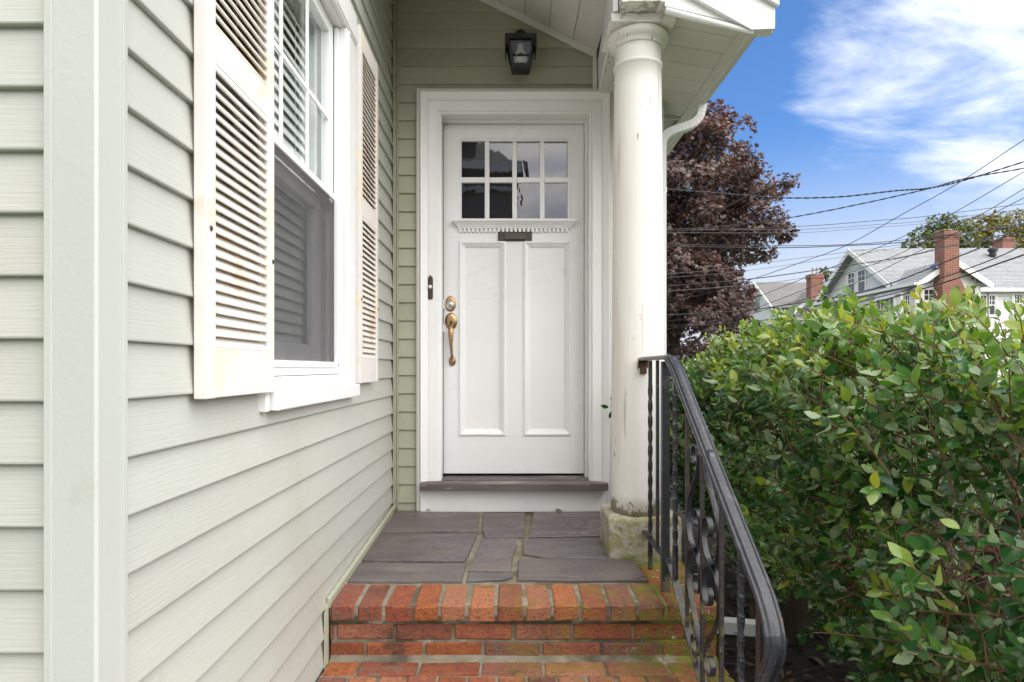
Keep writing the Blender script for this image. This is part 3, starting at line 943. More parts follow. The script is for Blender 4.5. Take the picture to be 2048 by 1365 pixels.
bm = MB().hexa(hx(.480, .668, 2.768, 3.0145, 3.23), hx(.520, .668, 3.733, 3.0145, 3.215))
part('beam', bm, column_paint, house, bevel=0.002)
bl = MB().hexa(hx(.484, .504, 2.766, 3.011, 3.0145), hx(.524, .544, 3.73, 3.011, 3.0145)).hexa(hx(.646, .664, 2.766, 3.011, 3.0145), hx(.646, .664, 3.73, 3.011, 3.0145))
part('beam_edge', bl, column_paint, house)
bc = MB().hexa([(.457, 2.85, 3.016), (.4785, 2.85, 3.016), (.4785, 2.85, 3.25), (.457, 2.85, 3.25)], [(.511, 3.733, 3.014), (.5185, 3.733, 3.014), (.5185, 3.733, 3.215), (.509, 3.733, 3.215)])
part('beam_cladding', bc, clad_white, house)
part('beam_trim', MB().hexa(hx(.514, .560, 3.15, 3.006, 3.0138), hx(.514, .560, 3.733, 3.006, 3.0138)), ceil_mat, house)
SL = 0.498
ZC0, XC0 = 3.262, .502      # ceiling at its low right edge
cb = MB()
wdt = .1378
me = None
for i in range(9):
    xa = XC0 - i * wdt
    xb = xa - wdt + .0028
    if xb < -.66:
        xb = -.66
    if xa < -.62:
        break
    za, zb = ZC0 + (XC0 - xa) * SL, ZC0 + (XC0 - xb) * SL
    q = lambda y: [(xa, y, za), (xb, y, zb), (xb, y, zb + .012), (xa, y, za + .012)]
    part('ceiling_board', MB().hexa(q(2.76), q(3.733)), ceil_mat, house, bevel=0.0015)
zt = ZC0 + (XC0 + .66) * SL
part('ceiling_backing', MB().hexa([(XC0, 2.76, ZC0 + .0125), (-.66, 2.76, zt + .0125), (-.66, 2.76, zt + .03), (XC0, 2.76, ZC0 + .03)],
                                  [(XC0, 3.733, ZC0 + .0125), (-.66, 3.733, zt + .0125), (-.66, 3.733, zt + .03), (XC0, 3.733, ZC0 + .03)]), dark_gap, house)
# rake trim on the wall under the ceiling, and its short vertical leg beside the beam
rk = MB().hexa([(.502, 3.708, 3.218), (.502, 3.720, 3.218), (.502, 3.720, 3.260), (.502, 3.708, 3.260)],
               [(-.66, 3.708, 3.218 + 1.162 * SL), (-.66, 3.720, 3.218 + 1.162 * SL), (-.66, 3.720, 3.260 + 1.162 * SL), (-.66, 3.708, 3.260 + 1.162 * SL)])
rk.box(.478, .5025, 3.7075, 3.7195, 3.040, 3.232)
part('ceiling_trim', rk, ceil_mat, house, bevel=0.001)
# sloping soffit right of the column
def zso(x):
    return 3.015 - .18 * (x - .668)


ys = [2.795] + [2.95 + .155 * i for i in range(7)]
for a, b in zip(ys[:-1], ys[1:]):
    q = lambda y: [(.668, y, zso(.668)), (1.026, y, zso(1.026)), (1.026, y, zso(1.026) + .012), (.668, y, zso(.668) + .012)]
    part('soffit_board', MB().hexa(q(a + .002), q(b - .002)), soffit_mat, house, bevel=0.002)
q = lambda y: [(.60, y, zso(.60) + .0125), (1.064, y, zso(1.064) + .0125), (1.064, y, zso(1.064) + .03), (.60, y, zso(.60) + .03)]
part('soffit_backing', MB().hexa(q(2.80), q(3.885)), dark_gap, house)
q = lambda y: [(.87, y, 3.05), (1.06, y, 3.02), (1.06, y, 3.04), (.87, y, 3.07)]
part('soffit_board', MB().hexa(q(3.885), q(6.2)), soffit_mat, house)
part('soffit_trim', MB().hexa([(1.0262, 2.80, zso(1.026) - .006), (1.064, 2.80, zso(1.064) - .006), (1.064, 2.80, zso(1.064) + .012), (1.0262, 2.80, zso(1.026) + .012)],
                              [(1.0262, 6.2, zso(1.026) - .006), (1.064, 6.2, zso(1.064) - .006), (1.064, 6.2, zso(1.064) + .012), (1.0262, 6.2, zso(1.026) + .012)])
     .box(.87, 1.0255, 3.888, 3.905, 2.94, 2.965), soffit_mat, house)
part('fascia_board', MB().box(1.0645, 1.078, 2.80, 6.2, 2.94, 3.09), clad_white, house)
part('gutter', MB().prism([(1.0785, 2.93), (1.103, 2.93), (1.112, 2.955), (1.130, 2.985), (1.150, 3.015), (1.156, 3.045), (1.150, 3.045), (1.10, 2.945), (1.0785, 2.945)], 1, 2.83, 6.2), soffit_mat, house, bevel=0.001)
# gable front: rake board, pediment panel and trims
yr = 2.77
zl = lambda x: 2.893 + .556 * (1.035 - x)
part('rake_board', MB().prism([(1.035, 2.893), (1.134, 2.897), (1.135, 2.985), (1.135, 3.075), (-.66, 3.075 + 1.795 * .556), (-.66, zl(-.66))], 1, yr, yr + .022), clad_white, house, bevel=0.002)
part('rake_board', MB().box(1.037, 1.133, yr + .022, 2.83, 2.893, 2.99), clad_white, house)
part('rake_moulding', MB().prism([(1.145, 2.985), (1.145, 3.03), (-.66, 3.03 + 1.805 * .556), (-.66, 2.985 + 1.805 * .556)], 1, yr - .020, yr - .0005), clad_white, house, bevel=0.003)
part('pediment_panel', MB().prism([(.6695, 3.008), (1.05, 2.915), (1.06, 2.94), (.66, 3.17), (-.66, zl(-.66) + .06), (-.66, zl(-.66) - .45), (.40, 3.27), (.6695, 3.235)], 1, yr + .0225, yr + .032), clad_white, house)
part('pediment_trim', MB().tube([(.672, 2.792, 2.987), (1.048, 2.792, 2.891)], .014, 12), clad_white, house, smooth=True)
part('roof', MB().hexa([(1.165, 2.74, 3.062), (-.80, 2.74, 3.062 + 1.965 * .5), (-.80, 2.74, 3.10 + 1.965 * .5), (1.165, 2.74, 3.10)],
                       [(1.165, 6.2, 3.062), (-.80, 6.2, 3.062 + 1.965 * .5), (-.80, 6.2, 3.10 + 1.965 * .5), (1.165, 6.2, 3.10)])
     .hexa([(-7.3, .75, 4.72), (-.45, .75, 4.72), (-.45, .75, 4.76), (-7.3, .75, 4.76)], [(-7.3, 5, 7.0), (-.45, 5, 7.0), (-.45, 5, 7.04), (-7.3, 5, 7.04)]), roof_mat, house)  # second slab, over the main block: unseen, added to block light

# downspout: outlet, two corrugated elbows, pipe down the corner, extension on the soil
dsp = empty_part('downspout', (.86, 3.67, 0), house)
psec = [(-.030, -.021), (-.030, .021), (-.022, .0225), (-.012, .019), (0, .0225), (.012, .019), (.022, .0225), (.030, .021), (.030, -.021), (.022, -.0225), (.012, -.019), (0, -.0225), (-.012, -.019), (-.022, -.0225)]
el = catmull([(1.082, 3.66, 2.94), (1.081, 3.66, 2.905), (1.068, 3.662, 2.858), (1.03, 3.665, 2.825), (.98, 3.668, 2.806), (.93, 3.670, 2.790), (.888, 3.672, 2.768), (.866, 3.674, 2.730), (.862, 3.675, 2.69)], 9)
mb = MB().sweep(el, psec, side=(0, 1, 0), scales=[1.0 + .022 * (math.sin(i * 1.75) > .2) for i in range(len(el))])
part('elbow', mb, clad_white, dsp)
part('pipe', MB().sweep([(.862, 3.675, 2.70), (.862, 3.675, 1.4), (.862, 3.675, .14)], psec, side=(0, 1, 0)), clad_white, dsp)
part('strap', MB().box(.836, .888, 3.655, 3.705, 2.44, 2.47).box(.836, .888, 3.655, 3.705, 1.2, 1.23), clad_white, dsp)
part('bracket', MB().box(.826, .840, 3.66, 3.70, 2.50, 2.535).box(.826, .840, 3.66, 3.70, 2.40, 2.43), rust_mat, dsp)
part('extension', MB().sweep([(.87, 3.62, .12), (.95, 3.50, .085), (1.36, 3.44, .07)], [(a * 1.35, b * 1.5) for a, b in psec], side=(.25, .97, 0)), clad_white, dsp)

# ------------------------------------------------------------------ window blind behind the glass
blind = thing('window_blind', (-.775, 2.13, 1.5), 'white horizontal slatted blind hanging inside the side window', 'blind')
a = R(66)
mb = MB()
prof = []
for s in (-1, -.5, 0, .5, 1):
    u, v = s * .025, .003 * (1 - s * s)
    prof.append((u * math.cos(a) + v * math.sin(a), -u * math.sin(a) + v * math.cos(a)))
prof += [(p[0] - .0015, p[1] - .0012) for p in reversed(prof)]
mb.prism([(x, z) for x, z in prof], 1, 0, .70)
me = mb.mesh('slat', blind_mat)
for i in range(31):
    o = link('slat', me, blind, (-.785, 1.785, 1.515 + i * .0405))
part('head_rail', MB().box(-.83, -.775, 1.78, 2.49, 2.765, 2.798), blind_mat, blind)
for y in (1.95, 2.35):
    part('cord', MB().box(-.7725, -.7715, y - .001, y + .001, 1.5, 2.77), blind_mat, blind)
    part('ladder_tape', MB().box(-.7735, -.773, y + .05, y + .054, 1.5, 2.77), blind_mat, blind)

# ------------------------------------------------------------------ lantern above the door
lan = thing('wall_lantern', (.065, 3.72, 3.22), 'black metal wall lantern with clear glass above the white front door', 'wall lamp')
lx, ly = .064, 3.605
part('back_plate', MB().box(lx - .05, lx + .05, 3.712, 3.722, 3.17, 3.32).box(lx - .03, lx + .03, 3.66, 3.712, 3.285, 3.30), lamp_black, lan, bevel=0.003)
part('lid', MB().box(lx - .085, lx + .085, ly - .085, ly + .085, 3.292, 3.304), lamp_black, lan, bevel=0.003)
sk = MB()
for s in (-1, 1):
    sk.box(lx + s * .083 - .003, lx + s * .083 + .003, ly - .083, ly + .083, 3.236, 3.292)
sk.box(lx - .080, lx + .080, ly - .085, ly - .080, 3.276, 3.292).box(lx - .080, lx + .080, ly + .080, ly + .085, 3.276, 3.292)
for s in (-1, 1):
    sk.box(lx + s * .070 - .010, lx + s * .070 + .010, ly - .0849, ly - .0801, 3.240, 3.277)
part('skirt', sk, lamp_black, lan)
part('dome', MB().lathe([(.040, 3.302), (.040, 3.322), (.037, 3.338), (.030, 3.351), (.020, 3.360), (.010, 3.364), (.002, 3.365)], (lx, ly, 0), 'z', 24), lamp_black, lan, smooth=True)
T, B, zt_, zb_ = .070, .042, 3.292, 3.142
for sx in (-1, 1):
    for sy in (-1, 1):
        part('corner_bar', MB().sweep([(lx + sx * T, ly + sy * T, zt_), (lx + sx * B, ly + sy * B, zb_)], rect(.014, .014), side=(1, 0, 0)), lamp_black, lan)
for k in range(4):
    c, s = round(math.cos(k * math.pi / 2)), round(math.sin(k * math.pi / 2))
    f = lambda u, v, z: (lx + c * u - s * v, ly + s * u + c * v, z)
    part('glass_pane', MB().add([f(-T, -T, zt_), f(T, -T, zt_), f(B, -B, zb_), f(-B, -B, zb_)], [(0, 1, 2, 3)]), lamp_glass, lan)
tq = .62
w = T + (B - T) * tq
zz = zt_ + (zb_ - zt_) * tq
sc = [(-w, zz - .006), (w, zz - .006), (w, zz + .010), (w * .72, zz + .007), (w * .55, zz + .002), (w * .4, zz + .003), (w * .2, zz + .006), (0, zz + .012), (-w * .2, zz + .006), (-w * .4, zz + .003), (-w * .55, zz + .002), (-w * .72, zz + .007), (-w, zz + .010)]
sc = [(lx + a_, b_) for a_, b_ in sc]
part('scalloped_bar', MB().prism(sc, 1, ly - w - .003, ly - w + .001), lamp_black, lan)
part('base_tray', MB().hexa([(lx - .048, ly - .048, 3.136), (lx + .048, ly - .048, 3.136), (lx + .048, ly + .048, 3.136), (lx - .048, ly + .048, 3.136)],
                            [(lx - .049, ly - .049, 3.158), (lx + .049, ly - .049, 3.158), (lx + .049, ly + .049, 3.158), (lx - .049, ly + .049, 3.158)]), lamp_black, lan)
part('bulb', MB().lathe([(.016, 3.285), (.017, 3.262), (.022, 3.245), (.031, 3.226), (.036, 3.206), (.036, 3.192), (.031, 3.178), (.020, 3.167), (.008, 3.162), (.001, 3.161)], (lx, ly - .005, 0), 'z', 24), bulb_mat, lan, smooth=True)

for o in lan.children:
    o.location.z -= .037
# door bell
bell = thing('doorbell', (-.447, 3.70, 1.91), 'dark pewter doorbell plate with white button on the left door casing', 'doorbell')
mb = MB()
pl = [(-.0145, -.058), (-.010, -.066), (-.004, -.064), (0, -.070), (.004, -.064), (.010, -.066), (.0145, -.058), (.0145, .052), (.011, .055), (.014, .062), (.006, .060), (.004, .070), (0, .073), (-.004, .070), (-.006, .060), (-.014, .062), (-.011, .055), (-.0145, .052)]
mb.prism([(-.447 + x, 1.908 + z) for x, z in pl], 1, 3.692, 3.699)
part('backplate', mb, bronze_mat, bell, bevel=0.0015)
part('button', oval([(1, .0), (1, .008), (.8, .011), (.2, .012)], (-.447, 3.693, 1.912), .0105, .0105, 20), button_mat, bell, smooth=True)

# ------------------------------------------------------------------ brick steps with flagstone porch
steps = thing('brick_steps', (.05, 2.6, 0), 'red brick steps with purple slate porch floor in front of the white door', 'steps')
XL, XR = -.652, .768
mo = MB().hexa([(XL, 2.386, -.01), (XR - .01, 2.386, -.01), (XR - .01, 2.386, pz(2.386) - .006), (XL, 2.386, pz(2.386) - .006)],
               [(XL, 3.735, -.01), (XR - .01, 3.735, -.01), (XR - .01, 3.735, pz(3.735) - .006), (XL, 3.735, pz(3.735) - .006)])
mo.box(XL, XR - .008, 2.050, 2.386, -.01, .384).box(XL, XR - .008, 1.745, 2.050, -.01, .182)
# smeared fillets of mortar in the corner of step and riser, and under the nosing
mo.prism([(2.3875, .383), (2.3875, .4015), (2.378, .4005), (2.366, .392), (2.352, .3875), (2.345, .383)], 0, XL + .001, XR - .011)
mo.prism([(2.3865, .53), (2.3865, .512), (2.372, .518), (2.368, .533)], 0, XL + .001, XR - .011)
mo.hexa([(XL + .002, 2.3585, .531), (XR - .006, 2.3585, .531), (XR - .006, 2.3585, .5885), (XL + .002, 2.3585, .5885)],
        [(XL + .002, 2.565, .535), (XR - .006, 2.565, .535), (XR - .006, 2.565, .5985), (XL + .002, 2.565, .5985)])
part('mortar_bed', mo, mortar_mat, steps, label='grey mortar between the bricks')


def brickmesh(dx, dy, dz, b=.0045, jit=.0016, seed=0, name='brick'):
    r = random.Random(seed)
    mb = MB()
    vid = {}
    for sx in (0, 1):
        for sy in (0, 1):
            for sz in (0, 1):
                c = Vector((sx * dx, sy * dy, sz * dz))
                j = Vector((r.uniform(-jit, jit), r.uniform(-jit, jit), r.uniform(-jit, jit)))
                bb = b * r.uniform(.6, 1.7)
                for ax in range(3):
                    o = Vector((bb * (1 - 2 * sx), bb * (1 - 2 * sy), bb * (1 - 2 * sz)))
                    o[ax] = 0
                    vid[(sx, sy, sz, ax)] = len(mb.v)
                    mb.v.append(tuple(c + j + o))
    # faces
    for ax in range(3):
        a1, a2 = (ax + 1) % 3, (ax + 2) % 3
        for s in (0, 1):
            ids = []
            for u, w in ((0, 0), (1, 0), (1, 1), (0, 1)):
                k = [0, 0, 0]
                k[ax], k[a1], k[a2] = s, u, w
                ids.append(vid[(*k, ax)])
            mb.f.append(tuple(ids if s else ids[::-1]))
    # edges
    for ax in range(3):
        a1, a2 = (ax + 1) % 3, (ax + 2) % 3
        for u in (0, 1):
            for w in (0, 1):
                k0, k1 = [0, 0, 0], [0, 0, 0]
                k0[a1] = k1[a1] = u
                k0[a2] = k1[a2] = w
                k1[ax] = 1
                q = [vid[(*k0, a1)], vid[(*k1, a1)], vid[(*k1, a2)], vid[(*k0, a2)]]
                mb.f.append(tuple(q if (u == w) else q[::-1]))
    # corners
    for k in [(x, y, z) for x in (0, 1) for y in (0, 1) for z in (0, 1)]:
        q = [vid[(*k, 0)], vid[(*k, 1)], vid[(*k, 2)]]
        mb.f.append(tuple(q if sum(k) % 2 else q[::-1]))
    me = mb.mesh(name, brick_mat)
    return me


COPE = [brickmesh(.0925, .208, .062, .0065, .002, s) for s in range(4)]
STR = [brickmesh(.205, .095, .060, .004, .0016, 10 + s) for s in range(4)]
HEAD = [brickmesh(.0925, .203, .060, .004, .0016, 20 + s) for s in range(4)]


def brick(me, loc, rz=0.0, tilt=(0, 0)):
    o = link('brick', me, steps, loc)
    o.rotation_euler = (tilt[0] + R(random.uniform(-.5, .5)), tilt[1] + R(random.uniform(-.35, .35)), rz + R(random.uniform(-.6, .6)))
    return o


slope = math.atan(.0415)
cxs = [-.652]
for p in (712.3, 767, 823.6, 878.7, 935, 991.6, 1048.8, 1105.4, 1161, 1216.8, 1275.4, 1333, 1389.6, 1440):
    cxs.append((p - CX) / 552)
for i, (a, b) in enumerate(zip(cxs[:-1], cxs[1:])):
    o = brick(COPE[i % 4], (a + .00475, 2.352 + random.uniform(-.002, .002), .5305 + random.uniform(-.0015, .0015)), 0, (slope + R(.25), 0))
    o.scale = ((b - a - .0095) / .0925, 1, 1)
# riser courses
xs1 = [-.80] + [(p - CX) / 547 for p in (670, 789.4, 906.6, 1027.7, 1144.5, 1265.6, 1389.6)] + [.765]
xs2 = [(p - CX) / 547 for p in (612, 730, 848, 966, 1082.6, 1203, 1322)] + [.765]
for row, (xr, z) in enumerate(((xs1, .4565), (xs2, .3875))):
    for i, (a, b) in enumerate(zip(xr[:-1], xr[1:])):
        a = max(a, XL - .008)
        o = brick(STR[(i + row) % 4], (a + .006, 2.3775 + random.uniform(-.0015, .0015), z), 0)
        o.scale.x = (b - a - .012) / .205
        o.scale.z = 1.0 if row == 0 else .95
# the tread below: one row of stretchers, one of headers
xt = [(p - CX) / 565 for p in (590, 715, 837, 961, 1086, 1212, 1336, 1452)]
for i, (a, b) in enumerate(zip(xt[:-1], xt[1:])):
    a, b = max(a, XL - .004), min(b, XR)
    o = brick(STR[i % 4], (a + .006, 2.251, .331), 0)
    o.scale.x = (b - a - .010) / .205
    o.scale.z = .98
xh = [XL + .1018 * i for i in range(15)]
for i, a in enumerate(xh[:-1]):
    brick(HEAD[i % 4], (a + .006, 2.034, .331 + random.uniform(-.001, .001)), 0)
# next riser and the bottom tread, in front of the picture's lower edge
for row, z in enumerate((.195, .262)):
    for i in range(8):
        a = XL + .2125 * (i - .5 * row)
        b = min(a + .2125, XR)
        a = max(a, XL)
        if b - a < .03:
            continue
        o = brick(STR[i % 4], (a + .005, 2.041, z), 0)
        o.scale.x = (b - a - .010) / .205
for i, a in enumerate(xh[:-1]):
    brick(HEAD[i % 4], (a + .006, 1.735, .128), 0)
    if i < 7:
        brick(STR[i % 4], (XL + .2085 * i, 1.945, .128), 0).scale.x = .93
for i in range(7):
    o = brick(STR[i % 4], (XL + .2035 * i, 1.741, .058), 0)
    o.scale.x = .95
# right edge of the porch: bricks along the side, mossy, in front of the column block
for i in range(2):
    brick(HEAD[i], (.557 + .104 * i, 2.572, pz(2.66) - .063), 0, (slope, 0))
brick(HEAD[2], (.664, 2.60, pz(2.68) - .060), R(2), (slope, 0))
for c in range(6):
    for i in range(6):
        y = 2.40 + .2125 * (i - .5 * (c % 2))
        if y < 2.39:
            continue
        o = brick(STR[i % 4], (XR + .001, y, .16 + .068 * c), R(90))
# flagstones
FL = [
    [(600, 166), (1020, 170), (1012, 267), (515, 272)],
    [(1046, 170), (1255, 172), (1250, 295), (1052, 296), (1036, 262), (1040, 205)],
    [(1298, 170), (1760, 166), (1850, 288), (1645, 292), (1275, 298)],
    [(503, 283), (985, 281), (1012, 284), (946, 424), (405, 417)],
    [(1034, 304), (1205, 303), (1212, 342), (1190, 400), (1184, 470), (964, 468)],
    [(1242, 309), (1645, 302), (1880, 300), (1960, 402), (1690, 406), (1350, 404), (1246, 384)],
    [(392, 431), (954, 433), (930, 524), (322, 524)],
    [(966, 479), (1178, 480), (1194, 502), (1140, 515), (955, 524)],
    [(1221, 411), (1640, 408), (1808, 419), (1884, 520), (1500, 522), (1216, 517)],
]
for fi, poly in enumerate(FL):
    pts = []
    for qx, qy in poly:
        px, py = 560 + qx / 2.56, 960 + qy / 2.56
        Y = 1252.0 / (py - 683)
        pts.append(Vector(((px - CX) * Y / F, Y)))
    # ragged edge
    edge = []
    for i, p in enumerate(pts):
        q = pts[(i + 1) % len(pts)]
        n = max(2, int((q - p).length / .03))
        for k in range(n):
            e = p.lerp(q, k / n)
            nrm = Vector((-(q - p).y, (q - p).x)).normalized()
            e = e + nrm * (mnoise.noise((e.x * 22, e.y * 22, fi)) * .0045)
            edge.append(e)
    edge = [Vector((max(e.x, -.645), min(e.y, 3.70))) for e in edge]
    c = sum(edge, Vector((0, 0))) / len(edge)
    dz = random.uniform(.0, .003)
    mb = MB()
    n = len(edge)
    for lvl, (ins, h) in enumerate(((0, -.012), (0, .0015), (.002, .0038), (.005, .0044))):
        for e in edge:
            p = e + (c - e).normalized() * ins
            mb.v.append((p.x, p.y, pz(p.y) + h + dz + .0012 * mnoise.noise((p.x * 9, p.y * 9, fi + 3))))
    for l in range(3):
        for i in range(n):
            k = (i + 1) % n
            mb.f.append((l * n + i, l * n + k, (l + 1) * n + k, (l + 1) * n + i))
    mb.f.append(tuple(range(3 * n, 4 * n)))
    o = part('flagstone', mb, slate_mat, steps)
    if sum((edge[i].x * edge[(i + 1) % n].y - edge[(i + 1) % n].x * edge[i].y) for i in range(n)) < 0:
        o.data.flip_normals()

# ------------------------------------------------------------------ iron railing
rail = thing('iron_railing', (.596, 2.2, 0), 'black wrought iron stair railing with scrolls and twisted balusters', 'railing')
RX = .596
SLP = .66


def hz_(y):                         # underside of the handrail
    return 1.478 if y > 2.375 else 1.478 - SLP * (2.375 - y)


def lz_(y):                         # lower rail
    return .729 if y > 2.39 else .729 - SLP * (2.39 - y)


path = [(RX, 2.884, 1.488), (RX, 2.60, 1.488), (RX, 2.43, 1.488), (RX, 2.395, 1.484), (RX, 2.365, 1.470)]
y = 2.30
while y > 1.60:
    path.append((RX, y, 1.488 - SLP * (2.375 - y)))
    y -= .12
path += [(RX, 1.56, .950), (RX, 1.510, .914), (RX, 1.472, .872), (RX, 1.457, .832), (RX, 1.463, .795), (RX, 1.486, .762), (RX, 1.506, .730), (RX, 1.512, .690)]
path = catmull(path, 5)
cap_sec = [(-.0285, .004), (-.0285, -.004), (-.026, -.0075), (-.0215, -.0085), (-.019, -.0075), (-.012, -.0115), (0, -.0130), (.012, -.0115), (.019, -.0075), (.0215, -.0085), (.026, -.0075), (.0285, -.004), (.0285, .004), (.015, .0045), (-.015, .0045)]
cap_sec = [(a_ * .86, b_) for a_, b_ in cap_sec]
part('handrail', MB().sweep(path, cap_sec, side=(1, 0, 0)), iron_mat, rail, bevel=0.0008)
part('wall_bracket', MB().box(RX - .016, RX + .012, 2.866, 2.884, 1.425, 1.478).box(RX - .024, RX + .020, 2.876, 2.884, 1.452, 1.490), rust_mat, rail, bevel=0.002, label='rusty bracket holding the handrail to the column')
ph = .0145
part('post', MB().box(RX - ph, RX + ph, 2.465, 2.494, pz(2.48) - .01, 1.476), iron_mat, rail, bevel=0.0015)
part('post', MB().box(RX - ph, RX + ph, 1.506, 1.535, -.01, .925), iron_mat, rail, bevel=0.0015)
# lower rail: level, then parallel to the handrail
lr = [(RX, 2.857, .735), (RX, 2.60, .729), (RX, 2.43, .729), (RX, 2.39, .727), (RX, 2.35, .703), (RX, 1.95, .729 - SLP * .44), (RX, 1.52, .729 - SLP * .87)]
part('lower_rail', MB().sweep(lr, rect(.026, .007), side=(1, 0, 0)), iron_mat, rail)


def bar(y, kind, foot=None):
    top = hz_(y) + .004
    bot = lz_(y) if foot is None else foot
    nseg = 60 if kind == 'twist' else 8
    pts = [(RX, y, top + (bot - top) * i / nseg) for i in range(nseg + 1)]
    if kind == 'twist':
        def tw(t):
            return 2 * math.pi * 2.6 * min(max((t - .12) / .74, 0), 1)
        part('baluster', MB().sweep(pts, rect(.0145, .0145), side=(1, 0, 0), twist=tw), iron_mat, rail)
    elif kind == 'rough':
        mb = MB().sweep(pts, rect(.0125, .0125), side=(1, 0, 0))
        part('baluster', mb, rough_iron, rail, bevel=0.001)
    else:
        part('baluster', MB().sweep(pts, rect(.0125, .0125), side=(1, 0, 0)), iron_mat, rail, bevel=0.001)


YB = [2.173, 2.004, 1.824]
bar(2.743, 'twist', foot=pz(2.743) - .004)
bar(2.609, 'plain')
bar(2.33, 'twist')
for y in YB:
    bar(y, 'rough', foot=lz_(y) - .02 if y != YB[0] else None)
bar(1.67, 'twist')


# one S-scroll in (u, v): u from the outer bar to the middle bar, v up from the joint: a loop at
# the top, a stroke out to the bar, a turn at the joint and a loop that closes inside
S_CURVE = [(.100, .283), (.078, .280), (.062, .297), (.068, .325), (.095, .338), (.122, .325), (.128, .290), (.105, .240), (.058, .190), (.020, .140), (.008, .090),
           (.018, .040), (.045, .010), (.078, .000), (.112, .010), (.140, .040), (.150, .085), (.135, .122), (.105, .130), (.084, .112), (.084, .086), (.100, .076)]
for side in (0, 1):
    for sgn in (1, -1):
        pts = []
        for u, v in S_CURVE:
            y = (YB[0] - .007 - u * (YB[0] - YB[1] - .014) / .158) if side == 0 else (YB[2] + .007 + u * (YB[1] - YB[2] - .014) / .158)
            pts.append((RX, y, .872 + sgn * (v * .98 + .003)))
        part('scroll', MB().sweep(catmull(pts, 5), rect(.016, .0044), side=(1, 0, 0)), iron_mat, rail)

# ------------------------------------------------------------------ leaves
def leaf_material(name, ramp, back, per_object, trans=0.28, rough=0.22, back_rough=0.5, tcol=(1.6, 1.7, .5), spec=.5):
    m = bpy.data.materials.new(name)
    m.use_nodes = True
    t = NT(m.node_tree)
    m.node_tree.nodes.clear()
    out = t.n('ShaderNodeOutputMaterial')
    p = t.n('ShaderNodeBsdfPrincipled')
    tl = t.n('ShaderNodeBsdfTranslucent')
    mx = t.n('ShaderNodeMixShader')
    mx.inputs[0].default_value = trans
    t.l(p.outputs[0], mx.inputs[1])
    t.l(tl.outputs[0], mx.inputs[2])
    t.l(mx.outputs[0], out.inputs[0])
    if per_object:
        tint = t.n('ShaderNodeObjectInfo').outputs['Random']
    else:
        tint = t.n('ShaderNodeAttribute', attribute_name='tint').outputs['Fac']
    rp = t.n('ShaderNodeValToRGB')
    els = rp.color_ramp.elements
    while len(els) < len(ramp):
        els.new(.5)
    for e, (pos, c) in zip(els, ramp):
        e.position = pos
        e.color = (*c, 1)
    t.l(tint, rp.inputs[0])
    col = rp.outputs[0]
    g = t.n('ShaderNodeNewGeometry')
    if back is not None:
        bc = t.mix(.66, col, back)
        col2 = t.mix(g.outputs['Backfacing'], col, bc)
    else:
        col2 = col
    tcn = t.n('ShaderNodeTexCoord')
    nz = t.noise(g.outputs['Position'], 90, 3)
    col2 = t.mix(t.rng(nz, .35, .7, 0, .35), col2, t.mix(1.0, col2, (.62, .66, .55), 'MULTIPLY'))
    t.l(col2, p.inputs['Base Color'])
    t.l(t.mix(1.0, col, tcol, 'MULTIPLY'), tl.inputs[0])
    t.l(t.rng(g.outputs['Backfacing'], 0, 1, rough, back_rough), p.inputs['Roughness'])
    p.inputs['Specular IOR Level'].default_value = spec
    return m


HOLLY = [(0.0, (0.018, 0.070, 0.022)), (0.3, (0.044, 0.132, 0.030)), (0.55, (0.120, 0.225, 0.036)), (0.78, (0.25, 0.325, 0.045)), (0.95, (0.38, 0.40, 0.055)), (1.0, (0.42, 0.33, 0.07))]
holly_mat = leaf_material('hedge_leaf', HOLLY, (0.40, 0.48, 0.29), False)
holly_obj = leaf_material('hedge_leaf_single', [(p_ * 1.25 + .05 if p_ < .75 else p_, c_) for p_, c_ in HOLLY[:3]] + [(.97, HOLLY[3][1]), (1.0, HOLLY[4][1])], (0.40, 0.48, 0.29), True)
bark_mat = surf('hedge_twig_bark', [(0.3, (0.085, 0.042, 0.024)), (0.7, (0.18, 0.095, 0.050))], 9, rough=0.8, bump=0.4, bscale=60,
                layers=[dict(scale=6, lo=.55, hi=.7, col=(.15, .12, .05), amt=.6)])
trunk_mat = surf('grey_brown_bark', [(0.3, (0.035, 0.028, 0.020)), (0.7, (0.075, 0.060, 0.044))], 6, (1, 1, .3), rough=0.9, bump=0.8, bscale=22, bstretch=(1, 1, .25))


def leaf_template(serr):
    """ovate leaf of length 1 along x, folded along the midrib and bent down"""
    if serr:
        e = [(.06, .06), (.16, .17), (.20, .155), (.32, .255), (.36, .235), (.50, .285), (.54, .255), (.68, .235), (.72, .20), (.85, .125), (.88, .10)]
    else:
        e = [(.15, .18), (.42, .285), (.72, .22)]
    mids = [0, .25, .5, .75, 1.0] if serr else [0, .3, .62, 1.0]

    def z(x, y):
        return -.20 * x * x + .05 * x + .35 * abs(y) - .35 * abs(y) * x
    vs = [(x, 0, z(x, 0)) for x in mids]
    nm = len(mids)
    for s in (1, -1):
        vs += [(x, s * w, z(x, s * w)) for x, w in e]
    tris = []
    ne = len(e)
    for k, s in enumerate((1, -1)):
        b = nm + k * ne
        i, j = 0, 0
        # march along midrib and edge
        while i < nm - 1 or j < ne - 1:
            ei = e[j + 1][0] if j < ne - 1 else 9
            mi = mids[i + 1] if i < nm - 1 else 9
            if mi <= ei:
                t = (i, i + 1, b + j)
                i += 1
            else:
                t = (i, b + j + 1, b + j)
                j += 1
            tris.append(t if s > 0 else t[::-1])
    return np.array(vs, float), np.array(tris, int)


